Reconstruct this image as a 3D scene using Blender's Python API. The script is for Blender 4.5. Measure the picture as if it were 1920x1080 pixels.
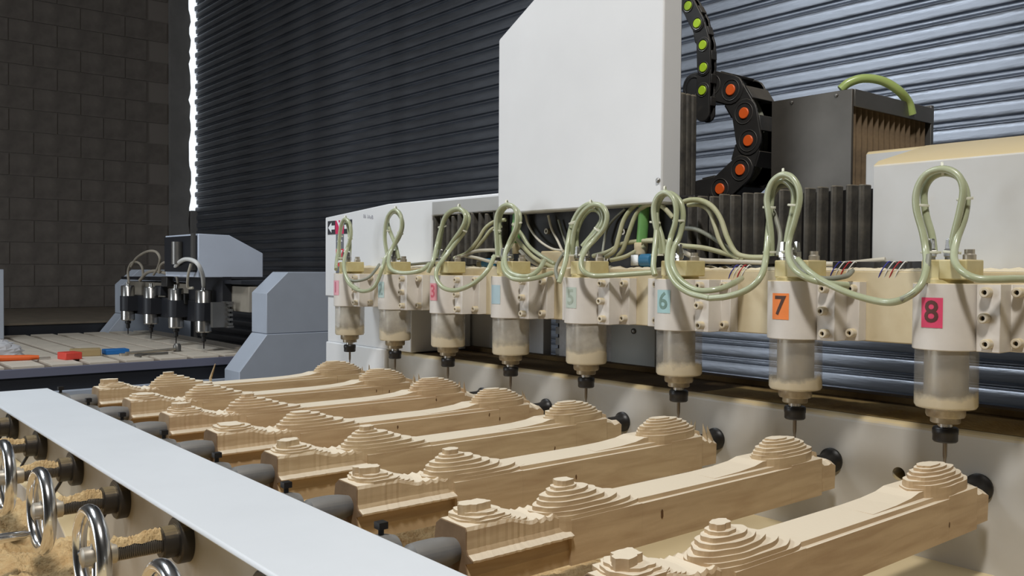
import bpy, bmesh, math, random
from mathutils import Vector, Matrix
for o in list(bpy.data.objects): bpy.data.objects.remove(o)
random.seed(7)
S = bpy.context.scene
COL = S.collection
# ------------------------------------------------------------------ camera
YAW, PITCH, ROLL, FPX = .8798, -.0218, .0059, 1683.0
CAM = Vector((2.6038, -1.3238, 1.38863))
fw = Vector((-math.sin(YAW)*math.cos(PITCH), math.cos(YAW)*math.cos(PITCH), math.sin(PITCH)))
rt0 = Vector((math.cos(YAW), math.sin(YAW), 0)); up0 = rt0.cross(fw)
rt = rt0*math.cos(ROLL)+up0*math.sin(ROLL); up = -rt0*math.sin(ROLL)+up0*math.cos(ROLL)
cd = bpy.data.cameras.new('camera'); cam = bpy.data.objects.new('camera', cd); COL.objects.link(cam)
m3 = Matrix((rt, up, -fw)).transposed()
cam.matrix_world = Matrix.Translation(CAM) @ m3.to_4x4()
cd.sensor_width = 36; cd.sensor_fit = 'HORIZONTAL'; cd.lens = 36*FPX/1920; cd.clip_start = .02; cd.clip_end = 100
S.camera = cam
# ------------------------------------------------------------------ world (daylight outside the closed shed)
W = bpy.data.worlds.new('daylight'); S.world = W; W.use_nodes = True
bg = W.node_tree.nodes['Background']; bg.inputs[0].default_value = (.86, .93, 1, 1); bg.inputs[1].default_value = 1.0
# ------------------------------------------------------------------ ceiling lamps (area lights hung under the roof)
def lamp(name, loc, target, sx, sy, watt, col, spread=180):
    l = bpy.data.lights.new(name, 'AREA'); l.shape = 'RECTANGLE'; l.size = sx; l.size_y = sy; l.energy = watt; l.color = col; l.spread = math.radians(spread)
    o = bpy.data.objects.new(name, l); COL.objects.link(o); o.location = loc
    o.rotation_euler = (Vector(target)-Vector(loc)).to_track_quat('-Z', 'Y').to_euler()
    return o
lamp('ceiling_lamp', (2.75, -1.65, 4.2), (1.5, 0, 1.1), .35, .35, 80, (1, .97, .93))
lamp('ceiling_lamp', (-.9, -1.8, 4.4), (-.4, -1.0, 1), 1.6, .8, 50, (.86, .93, 1), 150)
# daylight through the open shed door in the front wall, left behind the camera
lamp('door_daylight', (-2.6, -6.15, 1.7), (-2.0, 2, 1.5), 2.8, 3.0, 125, (.88, .94, 1), 170)
S.view_settings.view_transform = 'Standard'; S.view_settings.look = 'None'; S.view_settings.gamma = 1
S.view_settings.use_curve_mapping = False
S.view_settings.exposure = 0.25

# ------------------------------------------------------------------ helpers
def at(px, py, y):
    """point of the photograph's pixel at depth plane y (1920x1080 frame)"""
    d = fw+rt*((px-960)/FPX)-up*((py-540)/FPX)
    return CAM+d*((y-CAM.y)/d.y)
def lin(c):
    return tuple(((v/255)/12.92 if v/255 <= .04045 else ((v/255+.055)/1.055)**2.4) for v in c)
MATS = {}
def mat(name, rgb, rough=.5, metal=0., var=0., vscale=8., rgb2=None, bump=0., bscale=60., dust=0., stretch=None,
        trans=0., alpha=1., spec=.5, dustcol=(205, 185, 140), coat=0., rvar=0., dlo=.35):
    if name in MATS: return MATS[name]
    m = bpy.data.materials.new(name); m.use_nodes = True; nt = m.node_tree; N = nt.nodes; L = nt.links
    p = N['Principled BSDF']
    p.inputs['Roughness'].default_value = rough; p.inputs['Metallic'].default_value = metal
    p.inputs['Specular IOR Level'].default_value = spec
    p.inputs['Transmission Weight'].default_value = trans; p.inputs['Alpha'].default_value = alpha
    p.inputs['Coat Weight'].default_value = coat
    c = lin(rgb); p.inputs['Base Color'].default_value = (*c, 1)
    tc = N.new('ShaderNodeTexCoord'); mp = N.new('ShaderNodeMapping'); L.new(tc.outputs['Object'], mp.inputs[0])
    if stretch: mp.inputs['Scale'].default_value = stretch
    out = None
    if var or rgb2:
        n = N.new('ShaderNodeTexNoise'); n.inputs['Scale'].default_value = vscale; n.inputs['Detail'].default_value = 5
        n.inputs['Roughness'].default_value = .6
        L.new(mp.outputs[0], n.inputs[0])
        r = N.new('ShaderNodeValToRGB'); r.color_ramp.elements[0].position = .32; r.color_ramp.elements[1].position = .68
        c2 = lin(rgb2) if rgb2 else tuple(v*(1-var) for v in c)
        r.color_ramp.elements[0].color = (*c2, 1)
        r.color_ramp.elements[1].color = (*(c if rgb2 else tuple(min(1, v*(1+var*.5)) for v in c)), 1)
        L.new(n.outputs[0], r.inputs[0]); out = r.outputs[0]
        if rvar:
            mr = N.new('ShaderNodeMapRange'); mr.inputs[3].default_value = rough-rvar; mr.inputs[4].default_value = rough+rvar
            L.new(n.outputs[0], mr.inputs[0]); L.new(mr.outputs[0], p.inputs['Roughness'])
    if dust:   # sawdust settled on what faces up: dust is really there
        g = N.new('ShaderNodeNewGeometry'); sx = N.new('ShaderNodeSeparateXYZ'); L.new(g.outputs['True Normal'], sx.inputs[0])
        n2 = N.new('ShaderNodeTexNoise'); n2.inputs['Scale'].default_value = 22; n2.inputs['Detail'].default_value = 6
        L.new(tc.outputs['Object'], n2.inputs[0])
        ad = N.new('ShaderNodeMath'); ad.operation = 'MULTIPLY_ADD'; ad.inputs[1].default_value = .9; ad.inputs[2].default_value = -.25
        L.new(n2.outputs[0], ad.inputs[0])
        a2 = N.new('ShaderNodeMath'); a2.operation = 'ADD'; L.new(sx.outputs[2], a2.inputs[0]); L.new(ad.outputs[0], a2.inputs[1])
        rr = N.new('ShaderNodeMapRange'); rr.inputs[1].default_value = dlo; rr.inputs[2].default_value = dlo+.45; rr.inputs[3].default_value = 0; rr.inputs[4].default_value = dust
        L.new(a2.outputs[0], rr.inputs[0])
        mx = N.new('ShaderNodeMix'); mx.data_type = 'RGBA'; L.new(rr.outputs[0], mx.inputs[0])
        if out: L.new(out, mx.inputs[6])
        else: mx.inputs[6].default_value = (*c, 1)
        mx.inputs[7].default_value = (*lin(dustcol), 1); out = mx.outputs[2]
    if out: L.new(out, p.inputs['Base Color'])
    if bump:
        n3 = N.new('ShaderNodeTexNoise'); n3.inputs['Scale'].default_value = bscale; n3.inputs['Detail'].default_value = 4
        L.new(mp.outputs[0], n3.inputs[0])
        b = N.new('ShaderNodeBump'); b.inputs['Strength'].default_value = bump; b.inputs['Distance'].default_value = .004
        L.new(n3.outputs[0], b.inputs['Height']); L.new(b.outputs[0], p.inputs['Normal'])
    MATS[name] = m; return m

def clearmat(name, dustrgb, rough=.15, a0=.18, a1=.75, scale=30, level=None):
    """clear acrylic hazed by clinging dust; level: height (local z) up to which wood dust lies behind it"""
    m = bpy.data.materials.new(name); m.use_nodes = True; nt = m.node_tree; N = nt.nodes; L = nt.links
    p = N['Principled BSDF']; p.inputs['Roughness'].default_value = rough
    tc = N.new('ShaderNodeTexCoord'); oi = N.new('ShaderNodeObjectInfo'); ad = N.new('ShaderNodeVectorMath'); ad.operation = 'ADD'
    L.new(tc.outputs['Object'], ad.inputs[0]); L.new(oi.outputs['Random'], ad.inputs[1])
    n = N.new('ShaderNodeTexNoise'); n.inputs['Scale'].default_value = scale; n.inputs['Detail'].default_value = 5
    L.new(ad.outputs[0], n.inputs[0])
    mr = N.new('ShaderNodeMapRange'); mr.inputs[1].default_value = .38; mr.inputs[2].default_value = .66
    mr.inputs[3].default_value = a0; mr.inputs[4].default_value = a1
    L.new(n.outputs[0], mr.inputs[0]); al = mr.outputs[0]
    p.inputs['Base Color'].default_value = (*lin(dustrgb), 1)
    if level:
        sx = N.new('ShaderNodeSeparateXYZ'); L.new(tc.outputs['Object'], sx.inputs[0])
        ma = N.new('ShaderNodeMath'); ma.operation = 'MULTIPLY_ADD'; ma.inputs[1].default_value = -.055
        L.new(n.outputs[0], ma.inputs[0]); L.new(sx.outputs[2], ma.inputs[2])
        m2 = N.new('ShaderNodeMapRange'); m2.inputs[1].default_value = level-.0275+.008; m2.inputs[2].default_value = level-.0275-.008
        m2.inputs[3].default_value = 0; m2.inputs[4].default_value = 1; L.new(ma.outputs[0], m2.inputs[0])
        mx = N.new('ShaderNodeMath'); mx.operation = 'MAXIMUM'; L.new(al, mx.inputs[0]); L.new(m2.outputs[0], mx.inputs[1]); al = mx.outputs[0]
        mc = N.new('ShaderNodeMix'); mc.data_type = 'RGBA'; L.new(m2.outputs[0], mc.inputs[0])
        mc.inputs[6].default_value = (*lin(dustrgb), 1); mc.inputs[7].default_value = (*lin((222, 211, 186)), 1); L.new(mc.outputs[2], p.inputs['Base Color'])
    L.new(al, p.inputs['Alpha'])
    MATS[name] = m; return m

class B:
    def __init__(s): s.v = []; s.f = []
    def add(s, vs, fs):
        o = len(s.v); s.v += [Vector(v) for v in vs]; s.f += [tuple(i+o for i in f) for f in fs]; return s
    def box(s, x0, x1, y0, y1, z0, z1):
        return s.add([(x0,y0,z0),(x1,y0,z0),(x1,y1,z0),(x0,y1,z0),(x0,y0,z1),(x1,y0,z1),(x1,y1,z1),(x0,y1,z1)],
                     [(0,3,2,1),(4,5,6,7),(0,1,5,4),(1,2,6,5),(2,3,7,6),(3,0,4,7)])
    def prism(s, poly, axis, a, b):
        """poly of 2D points; axis 'x': (y,z), 'y': (x,z), 'z': (x,y)"""
        def P(u, v, w): return {'x': (w,u,v), 'y': (u,w,v), 'z': (u,v,w)}[axis]
        n = len(poly)
        return s.add([P(u,v,a) for u,v in poly]+[P(u,v,b) for u,v in poly],
                     [tuple(range(n))[::-1], tuple(range(n,2*n))]+[(i,(i+1)%n,n+(i+1)%n,n+i) for i in range(n)])
    def loft(s, secs, cap=True, closed=True):
        n = len(secs[0]); vs = [p for q in secs for p in q]; fs = []
        for i in range(len(secs)-1):
            for j in range(n if closed else n-1):
                fs.append((i*n+j, i*n+(j+1)%n, (i+1)*n+(j+1)%n, (i+1)*n+j))
        if cap and closed: fs += [tuple(range(n))[::-1], tuple(range((len(secs)-1)*n, len(secs)*n))]
        return s.add(vs, fs)
    def lathe(s, prof, c, axis='z', seg=28, cap=True):
        """prof: (radius, offset along axis)"""
        secs = []
        for r, h in prof:
            q = []
            for i in range(seg):
                a = 2*math.pi*i/seg; u, v = r*math.cos(a), r*math.sin(a)
                q.append({'z': (c[0]+u,c[1]+v,c[2]+h), 'y': (c[0]+v,c[1]+h,c[2]+u), 'x': (c[0]+h,c[1]+u,c[2]+v)}[axis])
            secs.append(q)
        return s.loft(secs, cap)
    def tube(s, pts, r, seg=8, cap=True):
        pts = [Vector(p) for p in pts]; secs = []; ref = None
        for i, p in enumerate(pts):
            t = (pts[min(i+1,len(pts)-1)]-pts[max(i-1,0)]).normalized()
            if ref is None:
                ref = t.orthogonal().normalized()
            ref = (ref-t*ref.dot(t)).normalized(); bn = t.cross(ref)
            rr = r[i] if isinstance(r, (list, tuple)) else r
            secs.append([p+ref*(rr*math.cos(2*math.pi*j/seg))+bn*(rr*math.sin(2*math.pi*j/seg)) for j in range(seg)])
        return s.loft(secs, cap)
    def torus(s, c, R, r, axis='y', seg=36, ts=10, flat=1.):
        vs = []; fs = []
        for i in range(seg):
            a = 2*math.pi*i/seg
            for j in range(ts):
                b = 2*math.pi*j/ts; q = R+r*math.cos(b); h = r*math.sin(b)*flat; u, v = q*math.cos(a), q*math.sin(a)
                vs.append({'z': (c[0]+u,c[1]+v,c[2]+h), 'y': (c[0]+u,c[1]+h,c[2]+v), 'x': (c[0]+h,c[1]+u,c[2]+v)}[axis])
                fs.append((i*ts+j, ((i+1)%seg)*ts+j, ((i+1)%seg)*ts+(j+1)%ts, i*ts+(j+1)%ts))
        return s.add(vs, fs)
    def build(s, name, m, parent=None, bevel=0, smooth=True, angle=38, kind=None, segs=2):
        off = parent_loc(parent)
        me = bpy.data.meshes.new(name)
        me.from_pydata([v-off for v in s.v], [], s.f); me.validate()
        bm = bmesh.new(); bm.from_mesh(me); bmesh.ops.recalc_face_normals(bm, faces=bm.faces); bm.to_mesh(me); bm.free()
        me.materials.append(m)
        if smooth:
            me.shade_smooth(); me.set_sharp_from_angle(angle=math.radians(angle))
        o = bpy.data.objects.new(name, me); COL.objects.link(o)
        if parent: o.parent = parent
        if bevel:
            b = o.modifiers.new('bevel', 'BEVEL'); b.width = bevel; b.segments = segs; b.limit_method = 'ANGLE'; b.angle_limit = math.radians(40)
            b.harden_normals = False
        if kind: o['kind'] = kind
        return o
def parent_loc(p):
    v = Vector((0,0,0))
    while p: v = v+p.location; p = p.parent
    return v
def tag(o, label, cat, group=None, kind=None):
    o['label'] = label; o['category'] = cat
    if group: o['group'] = group
    if kind: o['kind'] = kind
    return o
def thing(name, label, cat, loc=(0,0,0), group=None):
    o = bpy.data.objects.new(name, None); COL.objects.link(o); o.location = loc; o.empty_display_size = .05
    return tag(o, label, cat, group)
def struct(o, label=None, cat=None):
    o['kind'] = 'structure'
    if label: o['label'] = label
    if cat: o['category'] = cat
    return o
def copy_tree(o, parent=None, shift=(0,0,0)):
    c = o.copy(); COL.objects.link(c); c.parent = parent
    c.location = o.location+Vector(shift)
    for ch in o.children: copy_tree(ch, c)
    return c
def spline(pts, n=8):
    P = [Vector(p) for p in pts]; P = [P[0]*2-P[1]]+P+[P[-1]*2-P[-2]]; out = []
    for i in range(1, len(P)-2):
        a, b, c, d = P[i-1:i+3]
        for k in range(n):
            t = k/n
            out.append(.5*((2*b)+(c-a)*t+(2*a-5*b+4*c-d)*t*t+(3*b-a-3*c+d)*t**3))
    return out+[P[-2]]
def textmesh(txt, size, fn, name, m, parent, align='CENTER', bold=0.):
    cu = bpy.data.curves.new('text', 'FONT'); cu.body = txt; cu.size = size; cu.align_x = align; cu.align_y = 'CENTER'; cu.resolution_u = 3
    cu.offset = bold
    t = bpy.data.objects.new('text', cu); COL.objects.link(t)
    dg = bpy.context.evaluated_depsgraph_get(); me0 = bpy.data.meshes.new_from_object(t.evaluated_get(dg))
    bpy.data.objects.remove(t)
    bm = bmesh.new(); bm.from_mesh(me0)
    for q in range(-5, 6):
        bmesh.ops.bisect_plane(bm, geom=bm.verts[:]+bm.edges[:]+bm.faces[:], plane_co=(q*size*.075, 0, 0), plane_no=(1, 0, 0))
    bm.verts.index_update()
    b = B(); b.v = [Vector(fn(v.co.x, v.co.y)) for v in bm.verts]; b.f = [tuple(v.index for v in f.verts) for f in bm.faces]
    bm.free()
    return b.build(name, m, parent, smooth=False)

# ------------------------------------------------------------------ materials
mat('galv', (160, 165, 174), .40, .95, var=.25, vscale=3.0, bump=.25, bscale=35, rvar=.1, stretch=(.5, 1, 3))
mat('block', (112, 105, 98), .95, var=.25, vscale=6, bump=.4, bscale=40)
mat('mortar', (124, 117, 110), .95)
mat('concrete', (120, 118, 115), .9, var=.15, vscale=5)
mat('floor', (110, 106, 100), .8, var=.3, vscale=2)
mat('shed', (140, 138, 134), .9)
mat('white_paint', (226, 227, 228), .38, var=.04, vscale=4)
mat('white_dusty', (206, 207, 207), .45, vscale=5, dust=.9, rgb2=(196, 195, 191))
mat('beam_white', (224, 229, 234), .36, var=.03, vscale=6)
mat('clamp_paint', (218, 212, 204), .5, var=.08, vscale=14, dust=.95)
mat('cream', (214, 202, 172), .6, var=.12, vscale=9, rgb2=(196, 180, 145), dust=.95)
mat('screw_cap', (206, 196, 176), .6, dust=.6)
mat('dark', (22, 20, 19), .55)
mat('black_plastic', (48, 47, 46), .45, var=.2, vscale=30, dust=.35, dustcol=(120, 110, 92))
mat('rubber_black', (26, 24, 24), .42)
mat('bellows', (50, 48, 46), .8, rgb2=(84, 80, 72), vscale=35, dust=.7, dustcol=(135, 125, 105), bump=.2)
mat('steel', (190, 188, 184), .25, .95)
mat('steel_dusty', (176, 170, 160), .42, .7, rgb2=(188, 178, 158), vscale=30)
mat('bit', (120, 112, 102), .3, .9)
mat('chrome', (232, 232, 232), .2, 1.0)
mat('iron', (66, 62, 58), .4, .6, var=.2, vscale=20, dust=.7, dustcol=(178, 156, 115), dlo=.8)
mat('thread', (134, 128, 120), .38, .8, dust=.3, dustcol=(190, 165, 115), dlo=.7)
mat('grey_cone', (104, 106, 110), .5, .3, rgb2=(128, 130, 132), vscale=20, dust=.5, dustcol=(158, 154, 146), dlo=.5)
mat('wood', (214, 186, 142), .62, rgb2=(196, 162, 116), vscale=14, stretch=(9, 1.0, 9), bump=.1, bscale=90)
mat('wood_cut', (222, 199, 160), .75, rgb2=(206, 178, 136), vscale=30, stretch=(1, 1, 1), bump=.15, bscale=250)
mat('sawdust', (206, 180, 134), .95, rgb2=(176, 144, 98), vscale=40, bump=1.0, bscale=160)
mat('ledge_dust', (112, 90, 52), .95, rgb2=(86, 66, 38), vscale=9, bump=.5, bscale=120)
mat('hose', (178, 184, 156), .3, rgb2=(162, 168, 132), vscale=16, coat=.4)
mat('hose_dusty', (186, 182, 152), .6, rgb2=(164, 166, 128), vscale=20)
mat('hose_green', (166, 186, 112), .3, coat=.3)
mat('cable_grey', (142, 142, 128), .5, rgb2=(124, 126, 112), vscale=15)
mat('cable_white', (196, 190, 174), .55)
mat('tube_green', (84, 140, 78), .35, rgb2=(110, 155, 90), vscale=20)
mat('tie', (214, 214, 196), .5)
mat('blue', (48, 112, 150), .4)
mat('cap_beige', (206, 196, 150), .4, rgb2=(190, 176, 124), vscale=25, dust=.6)
mat('metal_grey', (128, 126, 122), .38, .75, var=.15, vscale=6)
mat('rad_plate', (96, 92, 86), .42, .55, var=.25, vscale=6)
mat('fins', (120, 100, 74), .8, rgb2=(92, 76, 56), vscale=30, dust=.3)
mat('orange', (232, 98, 34), .5); mat('lime', (178, 214, 44), .5)
mat('m2_grey', (180, 188, 200), .45, var=.05, vscale=6)
mat('m2_house', (206, 215, 230), .45, var=.03)
mat('m2_edge', (112, 114, 132), .5)
mat('mdf', (214, 203, 186), .8, var=.1, vscale=10)
mat('mdf_groove', (128, 116, 104), .9)
mat('bench_top', (120, 108, 92), .85, var=.2, vscale=8)
mat('m2_black', (30, 32, 38), .5)
mat('m2_beige', (150, 142, 128), .7, var=.15)
mat('red', (222, 74, 60), .5); mat('orange_tool', (236, 108, 46), .45); mat('blue_box', (34, 112, 184), .45)
mat('wood_block', (168, 146, 104), .8)
mat('bag', (225, 225, 228), .25, alpha=.75)
mat('sign_black', (52, 52, 58), .5); mat('sign_red', (206, 40, 92), .5); mat('sign_red2', (216, 52, 74), .5); mat('sign_white', (232, 234, 238), .5)
mat('sign_grey', (110, 112, 118), .5); mat('ink', (160, 160, 170), .6)
mat('wire_blue', (50, 52, 150), .5); mat('wire_red', (180, 40, 50), .5); mat('wire_white', (220, 220, 216), .5)
clearmat('acrylic', (206, 203, 196), .12, .22, .42, 20, .070)
clearmat('acrylic_dusty', (206, 201, 190), .22, .40, .85, 16, .078)
clearmat('acrylic_low', (190, 176, 146), .15, .45, .85, 40)
mat('inner_dust', (218, 206, 178), .9, bump=.4, bscale=200)
MM = MATS

# ------------------------------------------------------------------ room shell
struct(B().box(-8, 6.5, -6.5, 2.6, -.1, 0).build('floor', MM['floor']))
struct(B().box(-8, 6.5, -6.5, 2.1, 5.2, 5.35).build('ceiling', MM['shed']))
struct(B().box(6, 6.2, -6.5, 2.4, 0, 5.3).build('wall_right', MM['shed']))
struct(B().box(-6.7, 6.2, -6.4, -6.2, 0, 5.3).build('wall_front', MM['shed']))
wl = struct(B().box(-6.75, -6.505, -6.4, 1.94, 0, 5.25).build('wall_left', MM['mortar']))
bb = B().box(-6.507, -6.492, .003, .395, .003, .195)
proto = None
for r in range(23):
    for c in range(7):
        y = -1.06+c*.4+(.2 if r % 2 else 0)
        if y+.4 > 1.76: continue
        dz = random.uniform(-.002, .002)
        if proto is None:
            proto = bb.build('block', MM['block'], wl, smooth=False); o = proto
        else:
            o = proto.copy(); COL.objects.link(o)
        o.location = (dz, y, r*.2)
# jamb beside the shutter opening
struct(B().prism([(1.752,0),(1.952,0)]+[(1.950+random.uniform(-.022,.006),i*.06) for i in range(1,87)]+[(1.952,5.2),(1.752,5.2)], 'x', -6.5, -6.44).build('trim_1', MM['concrete'], smooth=False))
struct(B().box(-6.56, -6.40, 1.945, 2.03, 0, 1.95).build('trim_2', MM['concrete']))
# roller shutter: every slat a part
sh = thing('roller_shutter', 'large galvanised steel roller shutter filling the wall behind both machines', 'shutter', (-1.6, 2.0, 0))
PZ = .0777; z00 = 2.3087-29*PZ
prof = [(0,.008),(.006,.010),(.0085,-.001),(.0115,-.001),(.014,.011),(.019,.011),(.024,-.004),(.029,-.0062),(.040,-.0074),(.052,-.0078),(.064,-.0072),(.071,-.004),(.0777,.008),(.0800,.0105)]
protoS = []
for v in range(4):
    x0 = -6.43+(.0, .022, -.012, .03)[v]
    b = B()
    b.loft([[(x, 2.0+dy, dz) for dz, dy in prof] for x in (x0, -3, 0, 3.4)], cap=False, closed=False)
    o = b.build('slat', MM['galv'], sh, angle=25); protoS.append(o)
for i in range(68):
    z = z00+i*PZ-.0100
    if z > 5.2 or z < 0: continue
    o = protoS[i] if i < 4 else protoS[i*7 % 4].copy()
    if i >= 4: COL.objects.link(o); o.parent = sh
    o.location = (0, 0, z)
for v in range(4):
    if z00+v*PZ-.01 < 0: protoS[v].location.z = 5.2-PZ*v
# wall beyond the shutter's right end
struct(B().box(3.3, 6.2, 1.95, 2.15, 0, 5.3).build('wall_back', MM['shed']))
struct(B().box(-8, 6.2, 1.9, 2.15, 5.15, 5.4).build('trim_3', MM['shed']))

# ------------------------------------------------------------------ main machine: frame
fr = thing('machine_frame', 'long white side panel with round holes and dusty brown ledge behind the timber legs', 'machine frame', (1.5, .25, 0))
# panel with holes: grid strip build through boolean-free outline: front sheet made of columns with octagon holes
def panel_with_holes(x0, x1, z0, z1, y, holes, yb):
    b = B(); hs = sorted(holes); cuts = [x0]
    for hx, hz, r in hs: cuts += [hx-r*1.6, hx+r*1.6]
    cuts.append(x1)
    for i in range(0, len(cuts)-1, 2):
        b.add([(cuts[i],y,z0),(cuts[i+1],y,z0),(cuts[i+1],y,z1),(cuts[i],y,z1)], [(0,1,2,3)])
    for hx, hz, r in hs:
        R = r*1.6; n = 24; ring = [(hx+r*math.cos(2*math.pi*k/n), y, hz+r*math.sin(2*math.pi*k/n)) for k in range(n)]
        sq = []
        for k in range(n):
            a = 2*math.pi*k/n; cx, cz = math.cos(a), math.sin(a); q = R/max(abs(cx), abs(cz)); sq.append((hx+q*cx, y, hz+q*cz))
        b.add(ring+sq, [(k, (k+1) % n, n+(k+1) % n, n+k) for k in range(n)])
        b.add(ring+[(p[0], yb, p[2]) for p in ring], [(k, (k+1) % n, n+(k+1) % n, n+k) for k in range(n)])
        b.add([(hx-R,y,z0),(hx+R,y,z0),(hx+R,y,hz-R),(hx-R,y,hz-R)], [(0,1,2,3)])
        b.add([(hx-R,y,hz+R),(hx+R,y,hz+R),(hx+R,y,z1),(hx-R,y,z1)], [(0,1,2,3)])
    return b
holes = [((k+.5)*.25, 1.0533, .011) for k in range(1, 9)]
pb = panel_with_holes(.285, 3.0, .55, 1.128, .11, holes, .16)
# rolled top edge
for i in range(5):
    a0, a1 = math.pi/2*i/5, math.pi/2*(i+1)/5
    f = lambda a: (.122-.012*math.cos(a), 1.128+.012*math.sin(a))
    (ya, za), (yb_, zb_) = f(a0), f(a1)
    pb.add([(.285,ya,za),(3.0,ya,za),(3.0,yb_,zb_),(.285,yb_,zb_)], [(0,1,2,3)])
pb.build('side_panel', mat('panel_shaded_dusty', (196, 195, 191), .45, vscale=4, rgb2=(184, 180, 171), dust=.9), fr)  # greyed paint: shade under the gantry put into the colour, plus settled dust
B().box(.29, 3.0, .16, .40, .5, 1.12).build('bed_core', MM['dark'], fr)
B().add([(.29,.122,1.14),(3.0,.122,1.14),(3.0,.42,1.14),(.29,.42,1.14),(.29,.42,1.05),(3.0,.42,1.05)], [(0,1,2,3),(3,2,5,4)]).build('ledge', MM['ledge_dust'], fr)
B().box(.3, 3.0, .30, .33, 1.14, 1.152).build('rail', MM['ledge_dust'], fr, bevel=.002)
lf = B().box(-.085, .284, .098, .5, .45, 1.143).build('foot_box', MM['white_paint'], fr, bevel=.004)
# dust lying along the front of the ledge
db = B(); nx = 160
rows = [(.124, 0), (.15, .004), (.19, .007), (.24, .004), (.28, 0)]
db.loft([[(1.45+1.55*i/nx, y+random.uniform(-.008,.008)*(1 if h else 0), 1.1405+h*random.uniform(.3,1.3)*min(1, i/40)) for y, h in rows] for i in range(nx+1)], cap=False, closed=False)
db.build('dust_layer', mat('dust_pale', (196, 168, 108), .95, rgb2=(130, 102, 56), vscale=7, bump=.6, bscale=150), fr, kind='stuff')
# bed floor and front beam
B().box(.0, 3.0, -.79, .11, .90, .925).build('bed_floor', MM['white_dusty'], fr)
bm_ = thing('front_beam', 'glossy white steel beam running diagonally across the foreground with holes for handwheel screws', 'beam', (1.5, -.86, 0))
B().add([], []).prism([(-.9445,1.0795),(-.9445,1.0825),(-.942,1.085),(-.795,1.085),(-.792,1.082),(-.792,.80),(-.928,.80),(-.928,1.0795)], 'x', .158, 3.2).build('beam_body', MM['beam_white'], bm_, bevel=.0015)
B().box(.16, 3.2, -.9295, -.9281, .81, 1.0785).build('beam_face', mat('beam_shaded_dusty', (196, 189, 177), .6, rgb2=(182, 172, 154), vscale=5), bm_)  # dusty beige sheet, its colour also darkened to hold the face's shade
B().box(.158, 3.2, -1.5, -.930, .86, .875).build('tray', MM['white_dusty'], bm_)
B().prism([(.158,.875),(1.02,.875),(1.10,.955),(1.02,.985),(.158,.985)], 'y', -.97, -.93).build('bracket', MM['white_dusty'], bm_, bevel=.002)

# ------------------------------------------------------------------ gantry
lc = thing('gantry_end_cover', 'white sheet metal gantry end cover carrying the axis arrow sign', 'cover', (.2, .2, 1.14))
B().prism([(-.0927,1.2935),(-.0927,1.5537),(.30,1.579),(.86,1.579),(.86,1.534),(.53,1.534),(.53,1.2935)], 'y', .1, .42).build('cover_body', MM['white_paint'], lc, bevel=.003)
B().box(-.083, .42, .104, .32, 1.143, 1.2935).build('lower_body', MM['white_paint'], lc, bevel=.003)
B().box(.54, .86, .094, .1, 1.536, 1.571).build('grey_plate', mat('plate_mid', (168, 168, 166), .5), lc)
# axis sign
def sq(name, x0, x1, z0, z1, m, y=.0988): return B().box(x0, x1, y, .0998, z0, z1).build(name, m, lc, smooth=False)
sx0 = -.074
sq('sign_panel', sx0, sx0+.052, 1.497, 1.541, MM['sign_black'])
sq('sign_panel', sx0+.052, sx0+.108, 1.497, 1.541, MM['sign_red'])
sq('sign_panel', sx0+.108, sx0+.160, 1.497, 1.541, MM['sign_black'])
sq('sign_panel', sx0+.056, sx0+.106, 1.449, 1.496, MM['sign_grey'])
sq('sign_panel', sx0+.056, sx0+.106, 1.392, 1.448, MM['sign_red2'])
sq('sign_panel', sx0+.056, sx0+.106, 1.34, 1.391, MM['sign_grey'])
yy = .0982
def arrow(cx, cz, dx, dz, s):
    pts = [(-1,.35),(0,.35),(0,.9),(1,0),(0,-.9),(0,-.35),(-1,-.35)]
    q = [((cx+(dx*a-dz*b_)*s*(1 if dx else .8), cz+(dz*a+dx*b_)*s*.85)) for a, b_ in pts]
    B().prism(q, 'y', yy, .0988).build('arrow', MM['sign_white'], lc, smooth=False)
arrow(sx0+.026, 1.519, -1, 0, .022); arrow(sx0+.134, 1.519, 1, 0, .022); arrow(sx0+.081, 1.472, 0, 1, .024)
textmesh('Y', .052, lambda x, z: (sx0+.080+x, yy, 1.520+z), 'letter', MM['sign_white'], lc, bold=.0022)
textmesh('Z', .052, lambda x, z: (sx0+.081+x, yy, 1.422+z), 'letter', MM['sign_white'], lc, bold=.0022)
textmesh('06 1AxB', .017, lambda x, z: (.185+x, .0992, 1.545+z-.10*x), 'marking', MM['ink'], lc)

rc = thing('gantry_end_cover', 'white gantry end cabinet at right edge with beige dust on its sloping top', 'cover', (2.3, .25, 1.3))
B().prism([(.1,1.30),(.1,1.5646),(.115,1.573),(.28,1.614),(.31,1.614),(.31,1.30)], 'x', 1.827, 2.9).build('cover_body', MM['white_dusty'], rc, bevel=.003)
B().prism([(.305,1.30),(.305,1.612),(.31,1.618),(.5,1.618),(.5,1.30)], 'x', 1.70, 2.9).build('rear_body', MM['white_dusty'], rc, bevel=.004)

# Z housing (white column)
zc = thing('spindle_head_housing', 'tall white sheet metal head housing with one slanted top corner above the spindles', 'housing', (1.16, .2, 1.5))
B().prism([(.8735,1.522),(1.402,1.522),(1.402,2.230),(.8735,1.949)], 'y', .06, .118).build('housing_body', MM['white_paint'], zc, bevel=.004)
B().lathe([(.005,0),(.005,-.003),(.003,-.005)], (1.392,.06,1.568), 'y', 12).build('screw', MM['metal_grey'], zc)
B().box(.89, 1.31, .12, .16, 1.545, 1.90).build('slide_body', MM['dark'], zc)
for i in range(3):
    B().box(1.375, 1.402, .119+i*.017, .134+i*.017, 1.535, 1.752).build('bellows_fold', MM['bellows'], zc, bevel=.004)
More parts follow.
